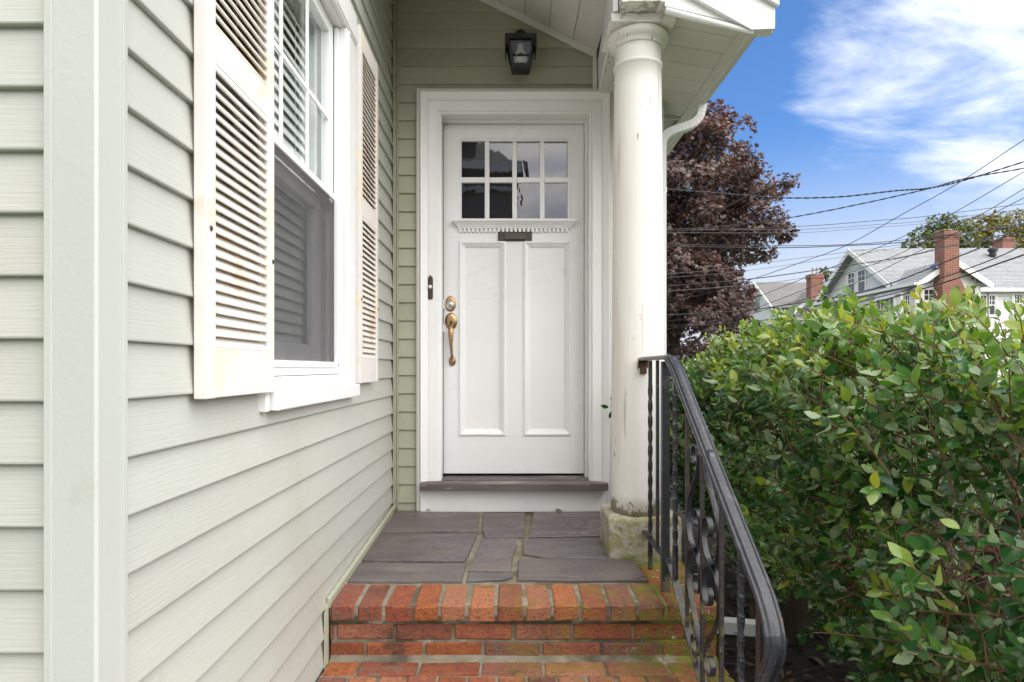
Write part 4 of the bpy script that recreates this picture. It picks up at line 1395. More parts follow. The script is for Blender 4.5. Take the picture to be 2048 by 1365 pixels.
def leaf_mesh(name, tmpl, pos, dirs, nrm, size, tint, mat, wscale=None):
    V, T = tmpl
    d = dirs / np.linalg.norm(dirs, axis=1, keepdims=True)
    n = nrm - d * np.sum(nrm * d, axis=1, keepdims=True)
    n /= np.linalg.norm(n, axis=1, keepdims=True) + 1e-9
    b = np.cross(n, d)
    s = size[:, None, None]
    w = np.ones(len(pos)) if wscale is None else wscale
    pts = pos[:, None, :] + s * (V[None, :, 0:1] * d[:, None, :] + V[None, :, 1:2] * w[:, None, None] * b[:, None, :] + V[None, :, 2:3] * n[:, None, :])
    nv, nt, N = len(V), len(T), len(pos)
    co = pts.reshape(-1, 3)
    tri = (T[None] + (np.arange(N) * nv)[:, None, None]).reshape(-1, 3)
    me = bpy.data.meshes.new(name)
    me.vertices.add(len(co))
    me.vertices.foreach_set('co', co.astype(np.float32).ravel())
    me.loops.add(tri.size)
    me.loops.foreach_set('vertex_index', tri.astype(np.int32).ravel())
    me.polygons.add(len(tri))
    me.polygons.foreach_set('loop_start', (np.arange(len(tri)) * 3).astype(np.int32))
    me.polygons.foreach_set('loop_total', np.full(len(tri), 3, np.int32))
    at = me.attributes.new('tint', 'FLOAT', 'POINT')
    at.data.foreach_set('value', np.repeat(tint, nv).astype(np.float32))
    me.materials.append(mat)
    me.update(calc_edges=True)
    me.shade_smooth()
    return me


# ------------------------------------------------------------------ hedge beside the steps
hedge = thing('holly_hedge', (2.1, 2.8, 0), 'large overgrown hedge of glossy toothed green leaves beside the brick steps', 'hedge')


def topz(y):
    return float(np.interp(y, [.6, 1.45, 1.75, 2.1, 2.6, 3.2, 3.8, 4.4, 5.5], [1.38, 1.455, 1.555, 1.655, 1.695, 1.665, 1.575, 1.46, 1.30]))


def lowz(y):
    return float(np.interp(y, [1.3, 1.6, 1.9, 2.2, 2.5, 3.0, 3.6, 4.4, 5.5], [.10, .12, .26, .46, .60, .70, .70, .50, .2]))


def leftx(y, z):
    lo = lowz(y)
    u = max(0.0, (lo - z) / .35)
    bulge = .16 * ((z - 1.1) / .5) ** 2
    base = float(np.interp(y, [.6, 1.2, 1.7, 2.4, 3.2, 4.4, 5.5], [1.30, 1.10, .99, .97, .99, 1.04, 1.2]))
    return base + .34 * u + bulge * .6 + .20 * mnoise.noise((y * 1.7, z * 2.2, 4.2)) + .07 * mnoise.noise((y * 6, z * 6, 1.2))


tips = []
r = random.Random(5)
while len(tips) < 3900:
    k = r.random()
    q_ = r.random()
    y = r.uniform(1.22, 4.5) if q_ < .88 else r.uniform(4.5, 5.5)
    if k < .56:
        z = r.uniform(.08, topz(y))
        lo = lowz(y)
        if z < lo - .05 and r.random() > .10:
            continue
        # a thinner patch low down near the front, where bare stems show
        if 1.45 < y < 2.05 and .70 < z < 1.02 and r.random() < .62:
            continue
        d = r.random() ** 1.6 * .38
        x = leftx(y, z) + d
        nrm = Vector((-1, -.15, .35 if z > 1.2 else .0))
    elif k < .82:
        d = r.random() ** 1.7 * .30
        x = r.uniform(1.0, 3.1) if r.random() < .45 else r.uniform(.98, 1.75)
        z = topz(y) + .075 * mnoise.noise((x * 3, y * 3, 2)) + .03 * mnoise.noise((x * 9, y * 9, 2)) - d
        if x < leftx(y, z):
            continue
        nrm = Vector((-.25, -.1, 1))
    elif k < .87:
        x = r.uniform(1.12, 2.6)
        z = r.uniform(.25, 1.5)
        y = 1.24 + r.random() * .3
        d = .1
        nrm = Vector((-.2, -1, .1))
    else:
        x = r.uniform(1.75, 3.2) if r.random() < .6 else r.uniform(1.45, 2.0)
        z = r.uniform(.06, 1.5) if x > 2.0 else r.uniform(.05, .6)
        if x <= 2.0:
            y = r.uniform(2.6, 4.6)
        d = .5
        nrm = Vector((-.5, -.2, .4))
    tips.append((Vector((x, y, z)), nrm, d))
# gaps between the sprays, and loose shoots that stand out of the top
tips = [t for t in tips if mnoise.noise(t[0] * 3.1) + .5 * mnoise.noise(t[0] * 7) > -.20 or t[2] > .4]
for i in range(900):
    tips.append((Vector((r.uniform(2.3, 3.4), r.uniform(1.3, 6.0), r.uniform(.05, 1.5))), Vector((-.5, -.3, .4)), .6))
for i in range(60):
    y = r.uniform(1.45, 4.2)
    x = r.uniform(1.0, 2.2)
    x = max(x, leftx(y, topz(y)) - .02)
    tips.append((Vector((x, y, topz(y) + r.uniform(.0, .06))), Vector((r.uniform(-.5, .3), r.uniform(-.3, .2), 1.6)), .02))
for i in range(110):
    y = r.uniform(1.4, 3.8)
    z = r.uniform(lowz(y) + .05, topz(y) - .1)
    tips.append((Vector((leftx(y, z) - r.uniform(.0, .10), y, z)), Vector((-1, -.5, .5)), .02))
P, D, Nn, S, TI, WS = [], [], [], [], [], []
twig = MB()
for tip, nrm, depth in tips:
    out = (tip - Vector((2.0, tip.y + r.uniform(-.3, .5), .55))).normalized()
    dirv = (out * .75 + nrm.normalized() * .5 + Vector((r.gauss(0, .38), r.gauss(0, .38), r.gauss(.12, .35)))).normalized()
    if tip.y > 2.6:
        dirv = (dirv + Vector((-.25, .0, .25))).normalized()
    L = r.uniform(.10, .30)
    bend = Vector((r.gauss(0, .2), r.gauss(0, .2), r.uniform(-.1, .45)))
    pts = []
    for i in range(5):
        t = i / 4
        pts.append(tip - dirv * L * (1 - t) - bend * L * .5 * (1 - t) ** 2)
    twig.sweep(pts, [(.0022, 0), (-.0011, .0019), (-.0011, -.0019)], scales=[1.5, 1.35, 1.15, .95, .6], close=False)
    m = int(L / .0205) + 3
    phi = r.uniform(0, 6.28)
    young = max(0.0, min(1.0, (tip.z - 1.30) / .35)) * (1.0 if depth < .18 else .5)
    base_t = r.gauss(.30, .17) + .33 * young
    for i in range(m):
        t = min(1.0, .22 + .80 * i / (m - 1))
        a = t * 4
        k = min(int(a), 3)
        p = pts[k].lerp(pts[k + 1], a - k)
        ax = (pts[k + 1] - pts[k]).normalized()
        phi += 2.4 + r.gauss(0, .35)
        ref = Vector((0, 0, 1)) if abs(ax.z) < .9 else Vector((1, 0, 0))
        s1 = ax.cross(ref).normalized()
        s2 = s1.cross(ax)
        rad = s1 * math.cos(phi) + s2 * math.sin(phi)
        sp = r.uniform(.55, 1.2) if i < m - 2 else r.uniform(.2, .6)
        dv = (ax * math.cos(sp) + rad * math.sin(sp) + Vector((0, 0, r.uniform(-.25, .15)))).normalized()
        nv = (ax * .75 - rad * .35 + Vector((0, 0, .55)) + Vector((r.gauss(0, .38), r.gauss(0, .38), r.gauss(0, .3))))
        if r.random() < .20:
            nv = -nv
        P.append(p + dv * .004)
        D.append(dv)
        Nn.append(nv)
        S.append(r.uniform(.026, .062) * (1.0 if i < m - 2 else .7))
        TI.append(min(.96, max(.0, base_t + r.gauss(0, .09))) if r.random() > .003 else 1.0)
        WS.append(r.uniform(.8, 1.15))
P, D, Nn, S, TI, WS = (np.array(v, float) for v in (P, D, Nn, S, TI, WS))
# the 300 leaves that show largest become parts of their own
depth = P[:, 1]
pxx = CX + F * P[:, 0] / depth
pyy = CY - F * (P[:, 2] - EYE) / depth
vis = (pxx > 1340) & (pxx < 2030) & (pyy > 560) & (pyy < 1350)
surfd = np.array([P[i, 0] - leftx(P[i, 1], P[i, 2]) if vis[i] else 9 for i in range(len(P))])
score = np.where(vis, S / depth * 1300 - 90 * np.maximum(surfd, 0), -1e9)
order = np.argsort(-score)[:300]
mask = np.ones(len(P), bool)
mask[order] = False
SERR, PLAIN = leaf_template(True), leaf_template(False)
leaf_me = []
for k in range(3):
    mb = MB()
    tw_ = (-.25, .05, .35)[k]
    mb.v = [(v[0], v[1] * (1, .88, 1.1)[k], v[2] + tw_ * v[1] * v[0] + (0, .05, -.04)[k] * math.sin(v[0] * 6)) for v in SERR[0]]
    mb.f = [tuple(int(i) for i in t) for t in SERR[1]]
    leaf_me.append(mb.mesh('leaf', holly_obj, True))
for q, i in enumerate(order):
    d = Vector(D[i]).normalized()
    n = Vector(Nn[i])
    n = (n - d * n.dot(d)).normalized()
    b = n.cross(d)
    o = bpy.data.objects.new('leaf', leaf_me[q % 3])
    COL.objects.link(o)
    adopt(o, hedge)
    mtx = Matrix((d, b, n)).transposed()
    o.rotation_euler = mtx.to_euler()
    o.location = Vector(P[i])
    o.scale = (S[i], S[i], S[i])
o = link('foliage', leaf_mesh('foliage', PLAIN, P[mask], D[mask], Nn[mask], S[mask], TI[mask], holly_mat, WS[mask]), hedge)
o['kind'] = 'stuff'
o = part('twigs', twig, bark_mat, hedge)
o['kind'] = 'stuff'
# trunks and limbs
bases = [(1.45, 3.38), (1.62, 2.62), (1.78, 1.98), (2.35, 2.9), (1.55, 4.0)]
limb_tops = []
for bi, (bx, by) in enumerate(bases):
    lean = Vector((r.uniform(.12, .34), r.uniform(-.3, .1), 0))
    pts = [(bx, by, -.03), (bx + lean.x * .2 + .02, by + lean.y * .2, .25), (bx + lean.x * .6, by + lean.y * .5, .55), (bx + lean.x + .05, by + lean.y, .95)]
    pp = catmull(pts, 6)
    part('trunk', MB().tube(pp, .040, 10, [1.5 - .9 * (i / (len(pp) - 1)) + .06 * mnoise.noise((i * .7, bi, 0)) for i in range(len(pp))]), trunk_mat, hedge, smooth=True)
    limb_tops.append(Vector(pts[2]))
    limb_tops.append(Vector(pts[3]))
    # a surface root
    rp = catmull([(bx, by, .05), (bx - .12, by - .16, .035), (bx - .2, by - .42, .02)], 5)
    part('root', MB().tube(rp, .022, 8, [1.2 - .7 * i / (len(rp) - 1) for i in range(len(rp))]), trunk_mat, hedge, smooth=True)


def branch(a, b, rad, sag=.0, wig=.05):
    m1 = a.lerp(b, .35) + Vector((r.gauss(0, wig), r.gauss(0, wig), r.gauss(.03, wig) - sag * .4))
    m2 = a.lerp(b, .7) + Vector((r.gauss(0, wig), r.gauss(0, wig), r.gauss(.03, wig) - sag))
    pp = catmull([a, m1, m2, b], 6)
    return pp, [1 - .55 * i / (len(pp) - 1) for i in range(len(pp))]


big = [t for t in tips if t[2] < .25]
for i in range(70):
    tip = r.choice(big)[0]
    a = min(limb_tops, key=lambda q: (q - tip).length + r.uniform(0, .4))
    pp, sc_ = branch(a, tip, .006, .02)
    part('branch', MB().tube(pp, r.uniform(.004, .009), 6, sc_), bark_mat, hedge, smooth=True)
# long bare stems arching out of the gap low in the face
st = MB()
for i in range(58):
    a = Vector((r.uniform(1.45, 1.75), r.uniform(1.9, 2.9), r.uniform(.45, .95)))
    yb = r.uniform(1.45, 2.15)
    b = Vector((0, yb, r.uniform(.55, 1.05)))
    b.x = leftx(yb, b.z) + r.uniform(-.05, .16)
    pp, sc_ = branch(a, b, .004, r.uniform(-.05, .05), .03)
    if i < 40:
        part('branch', MB().tube(pp, r.uniform(.0026, .0055), 6, sc_), bark_mat, hedge, smooth=True)
    else:
        st.tube(pp, .002, 5, sc_)
for i in range(160):
    a = Vector((r.uniform(1.3, 2.4), r.uniform(1.6, 4.0), r.uniform(.3, 1.1)))
    b = a + Vector((r.uniform(-.45, .1), r.uniform(-.4, .3), r.uniform(-.1, .5)))
    pp, sc_ = branch(a, b, .003, 0, .04)
    st.tube(pp, .0026, 5, sc_)
o = part('dead_twigs', st, bark_mat, hedge)
o['kind'] = 'stuff'
# leaf litter on the soil below
LIT = [(0.0, (0.022, 0.014, 0.008)), (0.6, (0.05, 0.030, 0.016)), (1.0, (0.12, 0.075, 0.04))]
lit_mat = leaf_material('litter_leaf', LIT, (0.14, 0.10, 0.07), False, trans=.05, rough=.6)
NL = 1500
lp = np.stack([rng.uniform(.82, 3.0, NL), rng.uniform(1.2, 6.0, NL), np.zeros(NL)], 1)
lp[:, 2] = [0.010 + 0.05 * (mnoise.noise((x * 3, y_ * 3, 0)) + 0.6) + .012 for x, y_, _z in lp]
ld = rng.normal(0, 1, (NL, 3)) * (1, 1, .12)
ln = rng.normal(0, .3, (NL, 3)) + (0, 0, 1)
o = link('leaf_litter', leaf_mesh('leaf_litter', PLAIN, lp, ld, ln, rng.uniform(.03, .065, NL), rng.uniform(0, 1, NL), lit_mat))
tag(o, 'brown fallen leaves scattered on the soil under the hedge', 'leaf litter', kind='stuff')
# a sprig that pokes out between the column and the door casing
SG = W(1219, 815, 3.60)
sp_mb = MB().tube(catmull([(.93, 3.62, .95), (.75, 3.60, 1.15), (SG.x + .03, 3.60, SG.z - .02), (SG.x + .012, 3.60, SG.z + .03)], 6), .003, 6)
part('branch', sp_mb, bark_mat, hedge, smooth=True)
for dx_, dz_, ang in ((-.005, .0, 170), (.014, .028, 80), (.012, -.02, 255)):
    o = bpy.data.objects.new('leaf', leaf_me[0])
    COL.objects.link(o)
    adopt(o, hedge)
    o.rotation_euler = (R(75), R(-ang), 0)
    o.location = (SG.x + dx_, 3.598, SG.z + dz_)
    o.scale = (.045,) * 3

# a few fallen leaves
dead_mat = surf('dead_leaf', [(0.3, (0.20, 0.075, 0.03)), (0.7, (0.30, 0.15, 0.06))], 40, rough=0.7)
yel_mat = surf('yellow_green_leaf', [(0.3, (0.16, 0.15, 0.02)), (0.7, (0.24, 0.20, 0.04))], 40, rough=0.6)


def fallen(p, size, rz, mat, label):
    mb = MB()
    mb.v = [(v[0] * size, v[1] * size, v[2] * size * 1.2 + .010) for v in SERR[0]]
    mb.f = [tuple(int(i) for i in t) for t in SERR[1]]
    o = part('fallen_leaf', mb, mat, None, loc=p, rotz=rz, smooth=True)
    tag(o, label, 'leaf', 'leaves fallen on the porch')


fallen((-.625, 3.66, pz(3.66) + .002), .045, 2.2, dead_mat, 'small brown dead leaf in the inside corner of the porch')
fallen((.26, 3.66, pz(3.66) + .004), .05, .3, yel_mat, 'yellow green leaf on the slate below the door riser')
fallen((-.46, 3.66, pz(3.66) + .004), .03, 1.1, dead_mat, 'tiny brown leaf against the left end of the door riser')
fallen((-.612, 2.27, .393), .022, .5, dead_mat, 'tiny brown leaf scrap on the lower brick tread')

# ------------------------------------------------------------------ red maple
maple = thing('maple_tree', (3.3, 13.6, 0), 'tall dark red leaved maple tree behind the porch column', 'tree')
MAPLE = [(0.0, (0.060, 0.060, 0.046)), (0.25, (0.100, 0.074, 0.070)), (0.5, (0.140, 0.092, 0.092)), (0.7, (0.185, 0.105, 0.098)), (0.85, (0.115, 0.108, 0.072)), (1.0, (0.28, 0.18, 0.165))]
maple_mat = leaf_material('red_maple_leaf', MAPLE, (0.20, 0.16, 0.155), False, trans=.18, rough=.38, tcol=(1.6, .9, .6))
ang = [(0, 1.0), (22, .42), (50, .86), (80, .40), (112, .58), (150, .30)]
mv = [(0.0, 0.0, 0.0)]
ring_ = [(math.radians(a), q) for a, q in ang] + [(math.radians(180), .12)] + [(-math.radians(a), q) for a, q in reversed(ang[1:])]
for a, q in ring_:
    mv.append((.35 + q * .65 * math.cos(a), q * .72 * math.sin(a), -.18 * q * q))
mv[0] = (.35, 0, .02)
mt = [(0, 1 + i, 1 + (i + 1) % len(ring_)) for i in range(len(ring_))]
MAPLE_T = (np.array(mv, float), np.array(mt, int))


def blobs_px(lst, Y0, spread, rnd):
    out = []
    for px, py, rr in lst:
        Y = Y0 + rnd.uniform(-spread, spread)
        out.append((W(px, py, Y), rr * Y0 / F))
    return out


rm = random.Random(9)
BL = [(1425, 240, 40), (1472, 262, 36), (1400, 315, 70), (1452, 330, 50), (1345, 320, 62), (1492, 395, 46), (1548, 372, 34), (1577, 362, 17), (1440, 415, 70), (1360, 425, 80),
      (1528, 438, 42), (1566, 462, 24), (1480, 480, 60), (1400, 520, 75), (1335, 520, 80), (1518, 508, 34), (1450, 560, 50), (1392, 620, 62), (1330, 625, 75), (1462, 645, 44), (1500, 655, 20),
      (1490, 585, 24), (1380, 690, 50), (1440, 700, 40), (1490, 325, 12), (1507, 345, 10), (1340, 250, 60), (1290, 230, 70), (1260, 330, 90), (1210, 420, 110), (1270, 470, 100), (1200, 560, 100), (1260, 620, 80),
      (1150, 500, 80), (1330, 210, 55)]
blobs = blobs_px(BL, 13.6, 1.3, rm)
blobs += [(Vector((rm.uniform(1.2, 5.0), rm.uniform(13.5, 16.5), rm.uniform(3, 7))), rm.uniform(.5, .9)) for _ in range(16)]
blobs += [(W(rm.uniform(1330, 1470), rm.uniform(260, 660), rm.uniform(12.2, 13.0)), rm.uniform(.25, .5)) for _ in range(22)]
P, D, Nn, S, TI = [], [], [], [], []
for c, rad in blobs:
    n = int(4700 * rad * rad + 80)
    bt = rm.gauss(.48, .16)
    for _ in range(n):
        u = Vector((rm.gauss(0, 1), rm.gauss(0, 1), rm.gauss(0, 1))).normalized()
        q = rad * (rm.random() ** .45) * (1 + .32 * mnoise.noise(u * 1.9 + c))
        p = c + Vector((u.x * q, u.y * q, u.z * q * .85))
        if mnoise.noise(p * 1.7) + .45 * mnoise.noise(p * 4.5) < -.06:
            continue
        P.append(p)
        dv = u + Vector((rm.gauss(0, .6), rm.gauss(0, .6), rm.gauss(-.55, .4)))
        D.append(dv)
        Nn.append(u * .5 + Vector((rm.gauss(0, .45), rm.gauss(0, .45), .8)))
        S.append(rm.uniform(.065, .125))
        TI.append(min(1, max(0, bt + rm.gauss(0, .18))))
o = link('crown', leaf_mesh('crown', MAPLE_T, *(np.array(v, float) for v in (P, D, Nn, S, TI)), maple_mat), maple)
o['kind'] = 'stuff'
mtrunk = surf('dark_maple_bark', [(0.3, (0.035, 0.030, 0.028)), (0.7, (0.08, 0.068, 0.06))], 3, (1, 1, .25), rough=0.95, bump=0.8, bscale=12, bstretch=(1, 1, .25))
part('trunk', MB().tube(catmull([(3.45, 13.8, -.1), (3.5, 13.8, 1.2), (3.4, 13.7, 2.6), (3.3, 13.7, 5.5)], 6), .24, 12, [1.25 - .95 * i / 18 for i in range(19)]), mtrunk, maple, smooth=True)
for c, rad in blobs[:22]:
    z0_ = max(1.3, min(4.2, c.z - 1.0))
    a = Vector((3.4, 13.75, z0_))
    pp = catmull([a, a.lerp(c, .5) + Vector((0, 0, .15)), c], 5)
    part('limb', MB().tube(pp, .055, 7, [1 - .8 * i / (len(pp) - 1) for i in range(len(pp))]), mtrunk, maple, smooth=True)

# ------------------------------------------------------------------ far houses
white_siding = surf('white_far_siding', [(0.3, (0.75, 0.755, 0.76)), (0.7, (0.80, 0.805, 0.81))], 1.5, rough=0.6)
far_trim = surf('white_far_trim', [(0.3, (0.78, 0.775, 0.76)), (0.7, (0.81, 0.805, 0.79))], 1, rough=0.5)
shingle_light = surf('light_grey_shingles', [(0.3, (0.24, 0.25, 0.265)), (0.7, (0.37, 0.38, 0.395))], 5, (1, 4, 7), rough=0.95, layers=[dict(scale=2.2, lo=.5, hi=.7, col=(.22, .225, .235), amt=.6), dict(scale=7, lo=.5, hi=.65, col=(.17, .175, .185), amt=.5, stretch=(.8, 3, 6))])
shingle_dark = surf('brown_grey_shingles', [(0.3, (0.15, 0.145, 0.14)), (0.7, (0.22, 0.215, 0.21))], 3.5, (1, 3, 3), rough=0.95)

fb = bpy.data.materials.new('far_chimney_brick')
fb.use_nodes = True
_t = NT(fb.node_tree)
_p = fb.node_tree.nodes['Principled BSDF']
_tc = _t.n('ShaderNodeTexCoord')
_s = _t.n('ShaderNodeSeparateXYZ')
_t.l(_tc.outputs['Object'], _s.inputs[0])
_c = _t.n('ShaderNodeCombineXYZ')
_t.l(_t.math('ADD', _s.outputs[0], _s.outputs[1]), _c.inputs[0])
_t.l(_s.outputs[2], _c.inputs[1])
_b = _t.n('ShaderNodeTexBrick')
_t.l(_c.outputs[0], _b.inputs['Vector'])
_b.inputs['Color1'].default_value = (.30, .085, .05, 1)
_b.inputs['Color2'].default_value = (.19, .06, .042, 1)
_b.inputs['Mortar'].default_value = (.30, .24, .20, 1)
_b.inputs['Scale'].default_value = 1.0
_b.inputs['Mortar Size'].default_value = .010
_b.inputs['Brick Width'].default_value = .213
_b.inputs['Row Height'].default_value = .0677
_t.l(_t.mix(_t.rng(_t.noise(_tc.outputs['Object'], 1.4, 5), .45, .7, 0, .45), _b.outputs[0], (.16, .06, .045)), _p.inputs['Base Color'])
_p.inputs['Roughness'].default_value = .9


def lap_wall(name, parent, a, b, z0, z1, pitch, mat, depth=.025, tops=None):
    """clapboard wall from plan point a to b (outside on the right-hand side), saw-tooth section; tops(t, z) trims a gable"""
    a, b = Vector(a), Vector(b)
    L = (b - a).length
    t = (b - a) / L
    n = Vector((t.y, -t.x))
    mb = MB()
    z = z0
    while z < z1 - 1e-6:
        zt = min(z + pitch, z1)
        s0, s1 = (0, L) if tops is None else tops(zt)
        if s1 - s0 > .02:
            P0, P1 = a + t * s0, a + t * s1
            o0 = n * depth
            mb.hexa([(P0.x + o0.x, P0.y + o0.y, z), (P0.x + .004 * n.x, P0.y + .004 * n.y, zt), (P0.x - n.x * .02, P0.y - n.y * .02, zt), (P0.x - n.x * .02, P0.y - n.y * .02, z)],
                    [(P1.x + o0.x, P1.y + o0.y, z), (P1.x + .004 * n.x, P1.y + .004 * n.y, zt), (P1.x - n.x * .02, P1.y - n.y * .02, zt), (P1.x - n.x * .02, P1.y - n.y * .02, z)])
        z += pitch
    return part(name, mb, mat, parent)


def shingle_slope(name, parent, e0, e1, r0, r1, mat, course=.14, th=.03):
    """roof plane between the eave e0-e1 and the ridge r0-r1, laid in overlapping courses"""
    e0, e1, r0, r1 = map(Vector, (e0, e1, r0, r1))
    nrm = (e1 - e0).cross(r0 - e0).normalized()
    if nrm.z < 0:
        nrm = -nrm
    n = max(2, int((r0 - e0).length / course))
    mb = MB()
    for i in range(n):
        a, b = i / n, (i + 1) / n
        q = []
        for t, h in ((a, th), (b, th * .45)):
            q.append((e0.lerp(r0, t) + nrm * h, e1.lerp(r1, t) + nrm * h))
        base0, base1 = e0.lerp(r0, a) - nrm * .08, e1.lerp(r1, a) - nrm * .08
        top0, top1 = e0.lerp(r0, b) - nrm * .08, e1.lerp(r1, b) - nrm * .08
        mb.hexa([base0, q[0][0], q[1][0], top0], [base1, q[0][1], q[1][1], top1])
    return part(name, mb, mat, parent)


def far_window(parent, c, w, h, face, cols=3, rows=2, split=True, th=.09):
    """window with trim, set on a wall that faces -Y ('y') or -X ('x'); the pane and bars are its sub-parts"""
    def bx(mb, u0, u1, d0, d1, z0, z1):
        if face == 'y':
            mb.box(c[0] + u0, c[0] + u1, c[1] - d1, c[1] - d0, c[2] + z0, c[2] + z1)
        else:
            mb.box(c[0] - d1, c[0] - d0, c[1] + u0, c[1] + u1, c[2] + z0, c[2] + z1)
    mb = MB()
    bx(mb, -w / 2 - th, -w / 2, -.05, .07, -h / 2 - th, h / 2 + th)
    bx(mb, w / 2, w / 2 + th, -.05, .07, -h / 2 - th, h / 2 + th)
    bx(mb, -w / 2, w / 2, -.05, .069, h / 2, h / 2 + th)
    bx(mb, -w / 2, w / 2, -.05, .085, -h / 2 - th, -h / 2)
    f = part('window', mb, far_trim, parent)
    pn = MB()
    bx(pn, -w / 2, w / 2, .0, .03, -h / 2, h / 2)
    part('pane', pn, far_glass, f)
    bars = MB()
    z_lo = 0 if split else -h / 2
    if split:
        bx(bars, -w / 2, w / 2, .031, .055, -.025, .025)
    for i in range(1, cols):
        u = -w / 2 + w * i / cols
        bx(bars, u - .014, u + .014, .0305, .045, z_lo + .02, h / 2)
    for j in range(1, rows):
        z = z_lo + (h / 2 - z_lo) * j / rows
        bx(bars, -w / 2, w / 2, .0305, .044, z - .014, z + .014)
    bx(bars, -w / 2, -w / 2 + .035, .031, .05, -h / 2, h / 2)
    bx(bars, w / 2 - .035, w / 2, .031, .05, -h / 2, h / 2)
    part('glazing_bars', bars, far_trim, f)
    return f


wh = thing('white_house', (20, 27, 0), 'white clapboard house with grey roof and tall brick chimney beyond the hedge', 'house')
RY, RZ, EY, EZ, BY, GX = 30.5, 7.06, 26.75, 4.72, 34.2, 15.95
lap_wall('wall', wh, (18.5, 27.0), (32, 27.0), -.05, 4.72, .125, white_siding)
lap_wall('wall', wh, (16.05, 25.6), (18.5, 25.6), -.05, 4.70, .125, white_siding)
lap_wall('wall', wh, (18.5, 27.0), (18.5, 25.6), -.05, 4.70, .125, white_siding)      # turned below
lap_wall('wall', wh, (16.05, 34.0), (16.05, 25.6), -.05, 4.80, .125, white_siding)
ga, gb_, gt = 17.35, 4.70, 5.66
lap_wall('gable', wh, (16.05, 25.6), (18.6, 25.6), 4.70, 5.60, .125, white_siding, tops=lambda z: (max(0, 1.28 - (5.66 - z) / .67), min(2.55, 1.28 + (5.66 - z) / .67)))
lap_wall('gable', wh, (16.35, 34.0), (16.35, 27.0), 4.82, 6.95, .125, white_siding, tops=lambda z: (3.5 - (7.0 - z) / .635, 3.5 + (7.0 - z) / .635))
part('inner_wall', MB().box(16.2, 32, 27.1, 34, 0, 4.6).box(16.15, 18.4, 25.75, 27.2, 0, 4.6), white_siding, wh)
shingle_slope('roof', wh, (GX, EY, EZ), (33, EY, EZ), (GX, RY, RZ), (33, RY, RZ), shingle_light)
shingle_slope('roof', wh, (GX, BY, EZ), (33, BY, EZ), (GX, RY, RZ), (33, RY, RZ), shingle_light)
shingle_slope('roof', wh, (15.85, 25.3, 4.73), (15.85, 28.6, 4.73), (17.33, 25.3, 5.72), (17.33, 28.6, 5.72), shingle_light)
shingle_slope('roof', wh, (18.83, 25.3, 4.73), (18.83, 28.6, 4.73), (17.33, 25.3, 5.72), (17.33, 28.6, 5.72), shingle_light)
shingle_slope('roof', wh, (15.86, 34.0, 4.80), (15.86, 25.6, 4.80), (16.34, 34.0, 5.02), (16.34, 25.6, 5.02), shingle_light)
# rake boards
def rake(p0, p1, d, w=.24, t=.05):
    p0, p1, d = Vector(p0), Vector(p1), Vector(d)
    up = Vector((0, 0, w))
    return MB().hexa([p0 - up, p0, p1, p1 - up], [p0 - up + d * t, p0 + d * t, p1 + d * t, p1 - up + d * t])


for p0, p1, d in (((GX, 27.2, 4.99), (GX, RY, RZ + .01), (-1, 0, 0)), ((GX, 33.8, 4.99), (GX, RY, RZ + .01), (-1, 0, 0)),
                  ((15.85, 25.3, 4.76), (17.33, 25.3, 5.75), (0, -1, 0)), ((18.83, 25.3, 4.76), (17.33, 25.3, 5.75), (0, -1, 0))):
    part('rake_board', rake(p0, p1, d), far_trim, wh)
part('gutter', MB().box(18.8, 33, EY - .1, EY, EZ - .12, EZ + .02).box(15.77, 15.86, 25.3, 34, 4.70, 4.81), far_trim, wh)
part('frieze', MB().box(18.55, 33, 26.94, 26.97, 4.45, 4.66), far_trim, wh)
part('corner_board', MB().box(16.0, 16.12, 25.55, 25.67, 0, 4.65).box(18.42, 18.54, 25.55, 25.67, 0, 4.65), far_trim, wh)
part('downspout', MB().box(15.93, 16.0, 25.46, 25.53, 0, 4.66), far_trim, wh)
for yy in (30.95, 30.05):
    far_window(wh, (16.34, yy, 5.48), .62, .95, 'x', 2, 2)
far_window(wh, W(1856, 590.5, 25.57), .40, .40, 'y', 2, 2, False, .12)
far_window(wh, W(1941, 590.5, 25.57), .36, .40, 'y', 2, 2, False, .12)
far_window(wh, W(1965, 611, 26.97), .30, .78, 'y', 2, 2)
far_window(wh, W(1982, 611, 26.97), .30, .78, 'y', 2, 2)
far_window(wh, W(2035, 608, 26.97), .36, .72, 'y', 3, 2)
far_window(wh, W(2110, 608, 26.97), .36, .72, 'y', 3, 2)
# box bay on the side
part('bay', MB().box(15.58, 16.04, 25.95, 27.7, 2.6, 4.40), white_siding, wh)
part('bay_roof', MB().hexa([(15.50, 25.88, 4.40), (16.03, 25.88, 4.40), (16.03, 25.88, 4.72), (15.98, 25.88, 4.72)], [(15.50, 27.8, 4.40), (16.03, 27.8, 4.40), (16.03, 27.8, 4.72), (15.98, 27.8, 4.72)]), shingle_light, wh)
far_window(wh, (15.57, 26.85, 3.88), 1.25, .86, 'x', 4, 2, False)
far_window(wh, (15.83, 25.94, 3.95), .30, .80, 'y', 3, 2)
